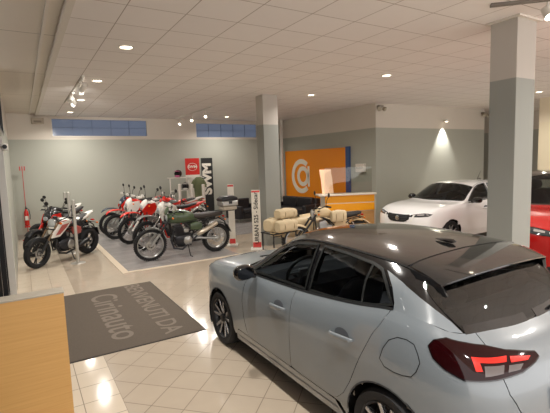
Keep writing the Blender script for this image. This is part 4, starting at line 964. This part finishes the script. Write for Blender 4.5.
    MB().lathe([(.0005, 0), (.045, 0), (.045, .05), (.0005, .05)], 18, (topc.x+.02, -.0, topc.z+.03), 'z').build('speedometer', M_frm, t)
    if g('shield'): MB().loft([(hl.x-.02, hl.z+.18, .075, .06), (hl.x+.03, hl.z+.12, .085, .045), (hl.x+.05, hl.z+.08, .07, .02)], 14).build('fly_screen', g('shield'), t)
    # frame, swingarm, shock
    sp = Vector((-.10, 0, .42)); seatz = g('seatz', .80)+tall*.9
    for s in (-1, 1):
        o_ = Vector((0, s*.075, 0)); q = MB()
        q.tube([head+Vector((-.02, s*.03, 0)), Vector((.0, s*.10, .72+tall*.6)), sp+Vector((-.08, s*.11, .12))+Vector((0, 0, tall*.4)), sp+Vector((0, s*.11, 0))], .019, 8)
        q.tube([head+Vector((0, s*.03, -.06)), Vector((.30, s*.07, .50)), Vector((.22, s*.10, .26)), Vector((0, s*.11, .25)), sp+Vector((0, s*.11, -.04))], .016, 8)
        q.tube([Vector((.02, s*.09, .70+tall*.5)), Vector((xr+.28, s*.09, seatz-.08)), Vector((xr-.02, s*.07, seatz-.03))], .014, 8)
        q.tube([sp+Vector((-.02, s*.11, .06)), Vector((xr+.25, s*.09, seatz-.10))], .013, 8); q.build('frame_rail', g('framec', M_frm), t)
        q = MB().tube([sp+o_*.9, Vector((xr, s*.095, RR))], [.03, .024], 10); q.build('swingarm', g('swingc', M_alu), t)
        if g('twinshock', True): 
            a = Vector((xr+.06, s*.125, RR+.06)); b = Vector((xr+.20, s*.12, seatz-.12)); q = MB().tube([a, b], .012, 8)
            for k in range(8): q.torus(a+(b-a)*(.2+.65*k/7), .020, .005, 12, 5, 'z')
            q.build('shock_absorber', g('shockc', M_chrome), t)
    # engine
    q = MB().loft([(-.16, .40, .12, .10), (-.08, .40, .15, .14), (.06, .38, .155, .15), (.18, .38, .13, .12), (.24, .40, .09, .07)], 20, 3.2); e_ = q.build('engine', g('engc', M_eng), t)
    MB().lathe([(.0005, .03), (.07, .03), (.095, .015), (.10, 0)], 24, (-.03, .145, .38), 'y').build('clutch_cover', M_alu, e_); MB().lathe([(.10, 0), (.095, -.015), (.07, -.03), (.0005, -.03)], 24, (.0, -.145, .38), 'y').build('clutch_cover', M_alu, e_)
    q = MB(); cdir = Vector((.22, 0, 1)).normalized(); c0 = Vector((.11, 0, .50)); Rc = Matrix.Rotation(math.atan2(.22, 1), 3, 'Y')
    for k in range(9): q.box(c0+cdir*(k*.021), (.19, .20, .010), rot=Rc)
    q.box(c0+cdir*.09, (.14, .15, .19), rot=Rc); q.box(c0+cdir*.20, (.15, .17, .05), rot=Rc); q.build('cylinder_fins', g('cylc', M_alu), e_)
    MB().box((-.03, 0, .58), (.12, .10, .10)).build('carburettor', M_alu, e_, bevel=.015)
    # exhaust (left side unless told)
    es = g('exside', 1); ex = g('exc', M_chrome)
    q = MB().tube([(.19, es*.03, .60), (.27, es*.07, .57), (.33, es*.10, .42), (.28, es*.13, .24), (.10, es*.15, .20), (-.15, es*.15, g('exlow', .25)), (-.30, es*.15, g('exz0', .34))], .021, 12); q.build('exhaust_pipe', g('pipec', ex), t)
    a = Vector((-.28, es*.155, g('exz0', .34))); b = Vector((xr+.02+g('exx', 0), es*.17, g('exz1', .52))); q = MB().tube([a-(b-a)*.1, a, a+(b-a)*.08, b-(b-a)*.06, b], [.022, .04, .052, .052, .036], 16); q.build('silencer', ex, t)
    # tank, seat, side panels, tail
    tk = g('tank', [(.36, .86, .05, .05), (.30, .88, .12, .09), (.15, .91, .145, .115), (.0, .88, .13, .10), (-.10, .83, .09, .06), (-.15, .80, .05, .03)])
    q = MB().loft([(x, z+tall, hw, hh) for x, z, hw, hh in tk][::-1], 24, g('tanke', 2.4)).build('fuel_tank', g('tankc'), t, smooth=50)
    MB().lathe([(.0005, .016), (.025, .014), (.03, 0)], 16, (.16, 0, tk[2][1]+tk[2][3]+tall-.002), 'z').build('filler_cap', M_chrome, q)
    if g('stripe'): 
        for s in (-1, 1): MB().loft([(-.08, .85+tall, .004, .02, s*.125), (.12, .90+tall, .012, .035, s*.137), (.28, .88+tall, .004, .02, s*.128)], 10).build('tank_decal', g('stripe'), q)
    sv = g('seat', [(.0, .80, .07, .03), (-.12, .80, .11, .045), (-.35, .80, .13, .045), (-.60, .82, .12, .045), (-.76, .84, .09, .035), (-.80, .845, .05, .02)])
    MB().loft([(x, z+tall*.9, hw, hh) for x, z, hw, hh in sv][::-1], 20, 3).build('seat', g('seatc', M_seat), t, smooth=50)
    for s in (-1, 1):
        q = MB().loft([(-.36, .64+tall*.7, .02, .07, s*.115), (-.25, .66+tall*.7, .03, .10, s*.12), (-.10, .66+tall*.7, .025, .07, s*.12)], 14, 3).build('side_panel', g('sidec', g('tankc')), t)
        if g('shroud'):
            q = MB().prism([(.02, .80), (.20, .62), (.38, .60), (.44, .78), (.32, .94), (.08, .96)], s*.135, s*.15); q.v = [(x, y-(s*.05 if x > .4 else 0), z+tall) for x, y, z in q.v]; q.build('tank_shroud', g('shroud'), t, bevel=.008)
            MB().box((.33, s*.11, .66+tall*.6), (.03, .09, .22)).build('radiator', M_eng, t, bevel=.004)
    if g('tail'):
        MB().loft([(x, z+tall*.9, hw, hh) for x, z, hw, hh in g('tail')][::-1], 16, 2.8).build('tail_fairing', g('tailc'), t, smooth=50)
        tx_ = g('tail')[-1][0]
    else: tx_ = sv[-1][0]
    q = MB(); R0 = RR+.05; R = []
    a0, a1 = g('rarc', (70, 165))
    for k in range(12):
        a = math.radians(a0+(a1-a0)*k/11); c = Vector((xr+R0*math.cos(a), 0, RR+R0*math.sin(a))); n_ = Vector((math.cos(a), 0, math.sin(a)))
        R.append([c+n_*dz+Vector((0, y, 0)) for y, dz in ((-.07, -.02), (-.05, 0), (.05, 0), (.07, -.02), (.045, -.008), (-.045, -.008))])
    q.rings(R).build('rear_mudguard', g('rfc', M_frm), t)
    q = MB().tube([(tx_+.10, 0, seatz-.03), (tx_-.06, 0, seatz-.13), (tx_-.12, 0, seatz-.26)], [.016, .014, .012], 8).build('plate_holder', M_frm, t)
    MB().box((tx_-.125, 0, seatz-.27), (.01, .17, .15), rot=Matrix.Rotation(.35, 3, 'Y')).build('plate_panel', M_frm, q)
    MB().ell((tx_-.03, 0, seatz-.01), (.03, .06, .022)).build('tail_light', mat('brake_red2', (190, 20, 16), .2, coat=1), t)
    for s in (-1, 1):
        q = MB().tube([(tx_+.02, 0, seatz-.05), (tx_-.01, s*.13, seatz-.06)], .007, 6).build('rear_indicator_stem', M_frm, t); MB().ell((tx_-.01, s*.15, seatz-.06), (.02, .03, .018), 10, 6).build('indicator', mat('amber_lens', (230, 120, 30), .2), q)
        MB().tube([(-.06, s*.12, .30), (-.07, s*.22, .30)], .014, 8).build('foot_peg', M_frm, t)
    # chain and stand
    q = MB().tube([(-.08, -.10, .44), (xr, -.10, RR+.06)], .008, 6).tube([(-.08, -.10, .36), (xr, -.10, RR-.06)], .008, 6); q.lathe([(.05, 0), (.085, 0), (.085, .006), (.05, .006), (.05, 0)], 24, (xr, -.10, RR), 'y').build('chain', M_eng, t)
    MB().tube([(-.04, .12, .28), (-.06, .21, .045), (-.10, .24, .034)], [.011, .011, .014], 8).build('side_stand', M_frm, t)
    return t
G_ = lambda n, c, **k: mat(n, c, k.get('r', .28), k.get('m', 0), coat=.7)
c_green = G_('moto_green', (66, 84, 56)); c_red = G_('moto_red', (214, 34, 20)); c_wht = G_('moto_white', (232, 228, 220)); c_blk = G_('moto_black', (24, 24, 27)); c_gry = G_('moto_grey', (120, 118, 116)); c_pnk = G_('moto_dull_red', (170, 84, 76)); c_bei = mat('moto_beige', (206, 184, 146), .45); c_navy = G_('moto_navy', (44, 54, 72))
H = math.pi
flat = [(.38, .83, .06, .06), (.32, .85, .13, .11), (.15, .87, .155, .145), (-.03, .87, .15, .14), (-.18, .84, .12, .10), (-.28, .80, .07, .05)]
# green scrambler across the display floor
green_moto = motorcycle('green classic scrambler motorbike with upswept steel silencer, side-on in front of the row', (2.975, 8.885, .004), H, dict(wb=1.50, rf=.345, rr=.33, wf=.052, wr=.068, tall=.03, tank=flat, tankc=c_green, seatc=mat('seat_brown_black', (58, 52, 50), .6), fenderc=mat('fender_dull', (96, 96, 92), .4, .6), fgap=.035, farc=(75, 140), hlc=c_green, shield=c_green, forktop=M_frm, exz0=.50, exz1=.72, exlow=.40, exx=.02, exc=mat('brushed_steel', (190, 180, 164), .3, .8), pipec=M_eng, rfc=M_frm, roundm=True, sidec=c_green, cylc=M_eng, seat=[(-.12, .86, .08, .03), (-.22, .86, .12, .05), (-.4, .85, .13, .055), (-.60, .86, .125, .055), (-.84, .86, .09, .045), (-.90, .865, .05, .025)]))
q = MB()
for y_ in (-.07, .07): q.tube([(-.62, y_, .93), (-.80, y_, .940), (-1.18, y_, .938)], .009, 6)
q.tube([(-1.18, -.07, .938), (-1.18, .07, .938)], .009, 6)
q.build('tail_rack', M_frm, green_moto)
ET = [(.34, .90, .05, .05), (.25, .92, .10, .08), (.10, .92, .12, .09), (-.05, .87, .09, .06), (-.12, .84, .05, .03)]
ES = [(.08, .90, .05, .03), (-.1, .88, .085, .04), (-.35, .88, .10, .04), (-.62, .91, .09, .035), (-.72, .92, .05, .02)]
ETL = [(-.28, .82, .08, .05), (-.5, .86, .10, .05), (-.78, .92, .085, .03), (-.94, .96, .05, .015)]
end = dict(wb=1.44, rf=.35, rr=.335, wf=.052, wr=.062, tall=.09, high_fender=True, tank=ET, seat=ES, tail=ETL, guards=c_wht, twinshock=False, exz0=.52, exz1=.78, exlow=.42, seatz=.90, hbrise=.16, rimm=M_frm, framec=c_red)
grp = 'off-road motorbikes in the row'
def row(lab, front, rz, **k):
    d = dict(end); d.update(k); wb = d['wb']/2
    return motorcycle(lab, (front[0]-wb*math.cos(rz), front[1]-wb*math.sin(rz), .004), rz, d, group=grp)
RZ = math.radians(180+14)
row('dark navy adventure motorbike farthest back in the row, black beak mudguard', (2.16, 13.1), RZ, fenderc=c_navy, mask=c_navy, tankc=c_red, shroud=c_red, tailc=c_red, sidec=c_red, high_fender=True, rf=.34)
row('off-road motorbike with bright red front mudguard, third in the row from the green one', (2.15, 12.25), RZ, fenderc=c_red, mask=c_wht, tankc=c_red, shroud=c_wht, tailc=c_wht, sidec=c_wht)
row('white and red off-road motorbike with white mudguard, second in the row behind the green one', (2.32, 11.2), RZ, fenderc=c_red, mask=c_wht, tankc=c_wht, shroud=c_red, tailc=c_red, sidec=c_wht, forkm=c_wht)
row('off-road motorbike with grey mudguard and red and white tail, directly behind the green one', (2.45, 10.1), RZ, fenderc=c_gry, mask=c_wht, tankc=c_wht, shroud=c_wht, tailc=c_red, sidec=c_red, guards=c_gry)
row('off-road motorbike with white seat fairing, its tail beside the white round posts', (3.0, 11.9), math.radians(180+6), fenderc=c_wht, mask=c_red, tankc=c_red, shroud=c_red, tailc=c_wht, sidec=c_red, mirrors=False)
# top case on the tail of the nearest off-road bike
t = thing('top_case', 'silver and black motorbike top case behind the green motorbike seat', 'luggage', (4.03, 8.80, 1.035), math.radians(0))
MB().bb((-.17, -.14, -.085), (.17, .14, .0)).build('pannier', mat('beige_case', (176, 166, 150), .45), t, bevel=.02)
MB().bb((-.20, -.16, .005), (.20, .16, .13)).build('case_body', mat('case_silver', (168, 168, 164), .3, .7), t, bevel=.025)
MB().loft([(-.21, .15, .15, .03), (-.15, .17, .165, .06), (.10, .18, .165, .065), (.19, .16, .15, .05), (.215, .15, .12, .03)], 20, 3.4).build('lid', M_frm, t)
MB().bb((-.04, -.175, .06), (.04, -.158, .12)).build('latch', M_frm, t, bevel=.004)
# left group
rd = dict(wb=1.43, rf=.31, rr=.31, wf=.06, wr=.085, cast=True, rimm=M_frm, tail=[(-.32, .84, .10, .05), (-.55, .90, .11, .05), (-.74, .97, .08, .035), (-.84, 1.0, .04, .02)], seat=[(.0, .79, .08, .03), (-.15, .80, .12, .05), (-.32, .83, .12, .05), (-.55, .93, .09, .035), (-.66, .96, .06, .02)], forkm=M_frm, forktop=mat('gold_fork', (120, 100, 78), .3, .8), swingc=M_frm, twinshock=False, hbrise=.07, fenderc=M_frm, exz0=.30, exz1=.40, exc=M_frm, cylc=M_eng, exx=.15, shroud=None)
a = math.atan2(-.93, -1.05)
d = dict(rd); d.update(tankc=c_wht, stripe=c_pnk, sidec=c_pnk, tailc=c_wht, hlr=.10, hlc=M_alu, tank=[(.40, .70, .05, .05), (.32, .78, .11, .09), (.16, .87, .14, .10), (-.03, .88, .12, .08), (-.12, .83, .08, .05)])
ra = motorcycle('white roadster motorbike with dull red panels, front of the left group', (.68, 10.24, 0), a, d, group='roadsters by the left wall')
for s_ in (-1, 1):
    q = MB().prism([(.46, .58), (.47, .66), (.24, .90), (-.06, .92), (.04, .78), (.28, .60)], s_*.145, s_*.158); q.v = [(x, y-(s_*.05 if x > .4 else 0), z) for x, y, z in q.v]; pn = q.build('tank_shroud', c_wht, ra, bevel=.006)
    MB().prism([(.40, .64), (.22, .84), (.02, .86), (.10, .78), (.28, .65)], s_*.159, s_*.162).build('shroud_decal', c_pnk, pn, smooth=0)
d = dict(rd); d.update(tankc=c_blk, sidec=c_blk, tailc=c_blk, forkm=M_frm, forktop=c_red, fenderc=M_frm, shroud=c_red, mask=c_blk, fw=.08)
motorcycle('black roadster motorbike with red fork tubes and a big black front mudguard', (.66, 11.62, 0), a+.03, d, group='roadsters by the left wall')
d = dict(rd); d.update(tankc=c_blk, sidec=c_wht, tailc=c_wht, shroud=c_blk, mask=c_blk)
motorcycle('black and white motorbike at the back of the left group, by the back wall', (.75, 12.75, 0), a+.05, d, group='roadsters by the left wall')
# sidecar outfit behind the grey car
sc_ = dict(wb=1.45, rf=.33, rr=.33, wf=.055, wr=.06, tankc=c_bei, sidec=c_bei, fenderc=c_bei, farc=(20, 160), fw=.08, rfc=c_bei, roundm=True, seatc=M_seat, hlc=M_chrome, hlr=.10, forktop=M_frm, forkm=M_frm, hbrise=.12, hbw=.42, cylc=M_alu)
SR = math.radians(166); SP = Vector((5.60, 7.10, 0))
motorcycle('beige sidecar motorbike with a black seat, seen over the roof of the grey car', SP, SR, sc_, name='sidecar_motorcycle')
t = thing('motorcycle_sidecar', 'beige open sidecar with tan luggage attached to the beige motorbike', 'sidecar', SP+Vector((.15, .80, 0)), SR)
MB().loft([(-.85, .48, .20, .16), (-.6, .50, .30, .24), (-.1, .52, .32, .27), (.4, .50, .30, .24), (.8, .44, .20, .16), (1.0, .40, .08, .07)], 24, 3).build('tub', c_bei, t)
MB().loft([(.35, .76, .16, .03), (.45, .84, .17, .05), (.5, .88, .15, .02)], 14).build('fly_screen', M_frm, t)
MB().loft([(-.45, .72, .24, .07), (-.1, .70, .25, .05), (.2, .68, .22, .04)], 18, 3).build('seat', M_seat, t)
w_ = spoked(t, 'sidecar_wheel', -.3, .31, .05, False, M_alu); w_.location.y = -.42
MB().tube([(-.3, -.42, .31), (-.3, 0, .30)], .025).tube([(.5, .2, .35), (.5, .75, .40)], .02).tube([(-.5, .2, .35), (-.4, .75, .40)], .02).build('strut', M_frm, t)
def bag(loc, s, rz, lab):
    t = thing('canvas_bag', lab, 'bag', loc, rz, group='beige canvas bags on the sidecar outfit'); m_ = mat('canvas_beige', (208, 190, 156), .8, noise=.1, nscale=14, bump=.3, bscale=30)
    MB().loft([(-s[0], 0, s[1]*.8, s[2]*.8), (-s[0]*.85, 0, s[1], s[2]), (0, .01, s[1]*1.06, s[2]*1.08), (s[0]*.85, 0, s[1], s[2]), (s[0], 0, s[1]*.8, s[2]*.8)], 20, 3.2).build('bag_body', m_, t)
    for x in (-.5, .5): MB().tube([(x*s[0], s[1]*1.05*math.cos(a), s[2]*1.09*math.sin(a)) for a in np.linspace(0, 2*math.pi, 17)[:-1]], .008, 6, closed=True).build('strap', mat('strap_tan', (150, 128, 96), .7), t)
t = thing('luggage_rack', 'black tubular luggage rack carrying the beige bags beside the pillar', 'rack', (4.30, 7.20, 0), .12)
q = MB().tube([(-.02, 0, .54), (.62, 0, .54), (.62, .42, .54), (-.02, .42, .54)], .014, 8, closed=True)
for k in range(1, 4): q.tube([(.15*k, 0, .54), (.15*k, .42, .54)], .010, 6)
q.build('rack_deck', M_frm, t)
for x in (0, .6):
    for y in (.02, .40): MB().tube([(x, y, 0), (x, y, .54)], .014).build('rack_leg', M_frm, t)
MB().tube([(-.05, -.03, .36), (-.03, -.03, .50), (.16, -.03, .50), (.20, -.03, .36)], .014, 8).build('rack_loop', M_frm, t)
bag((4.46, 7.52, .695), (.20, .13, .13), .5, 'square beige canvas bag nearest the pillar on the luggage rack')
bag((4.62, 7.24, .685), (.24, .12, .12), .1, 'long beige canvas bag at the near edge of the luggage rack')
bag((4.76, 7.46, .91), (.24, .13, .10), .15, 'beige canvas roll lying on top of the other bags')
bag((5.70, 6.86, .82), (.17, .07, .12), -.2, 'beige canvas tank bag hung on the flank of the sidecar motorbike')
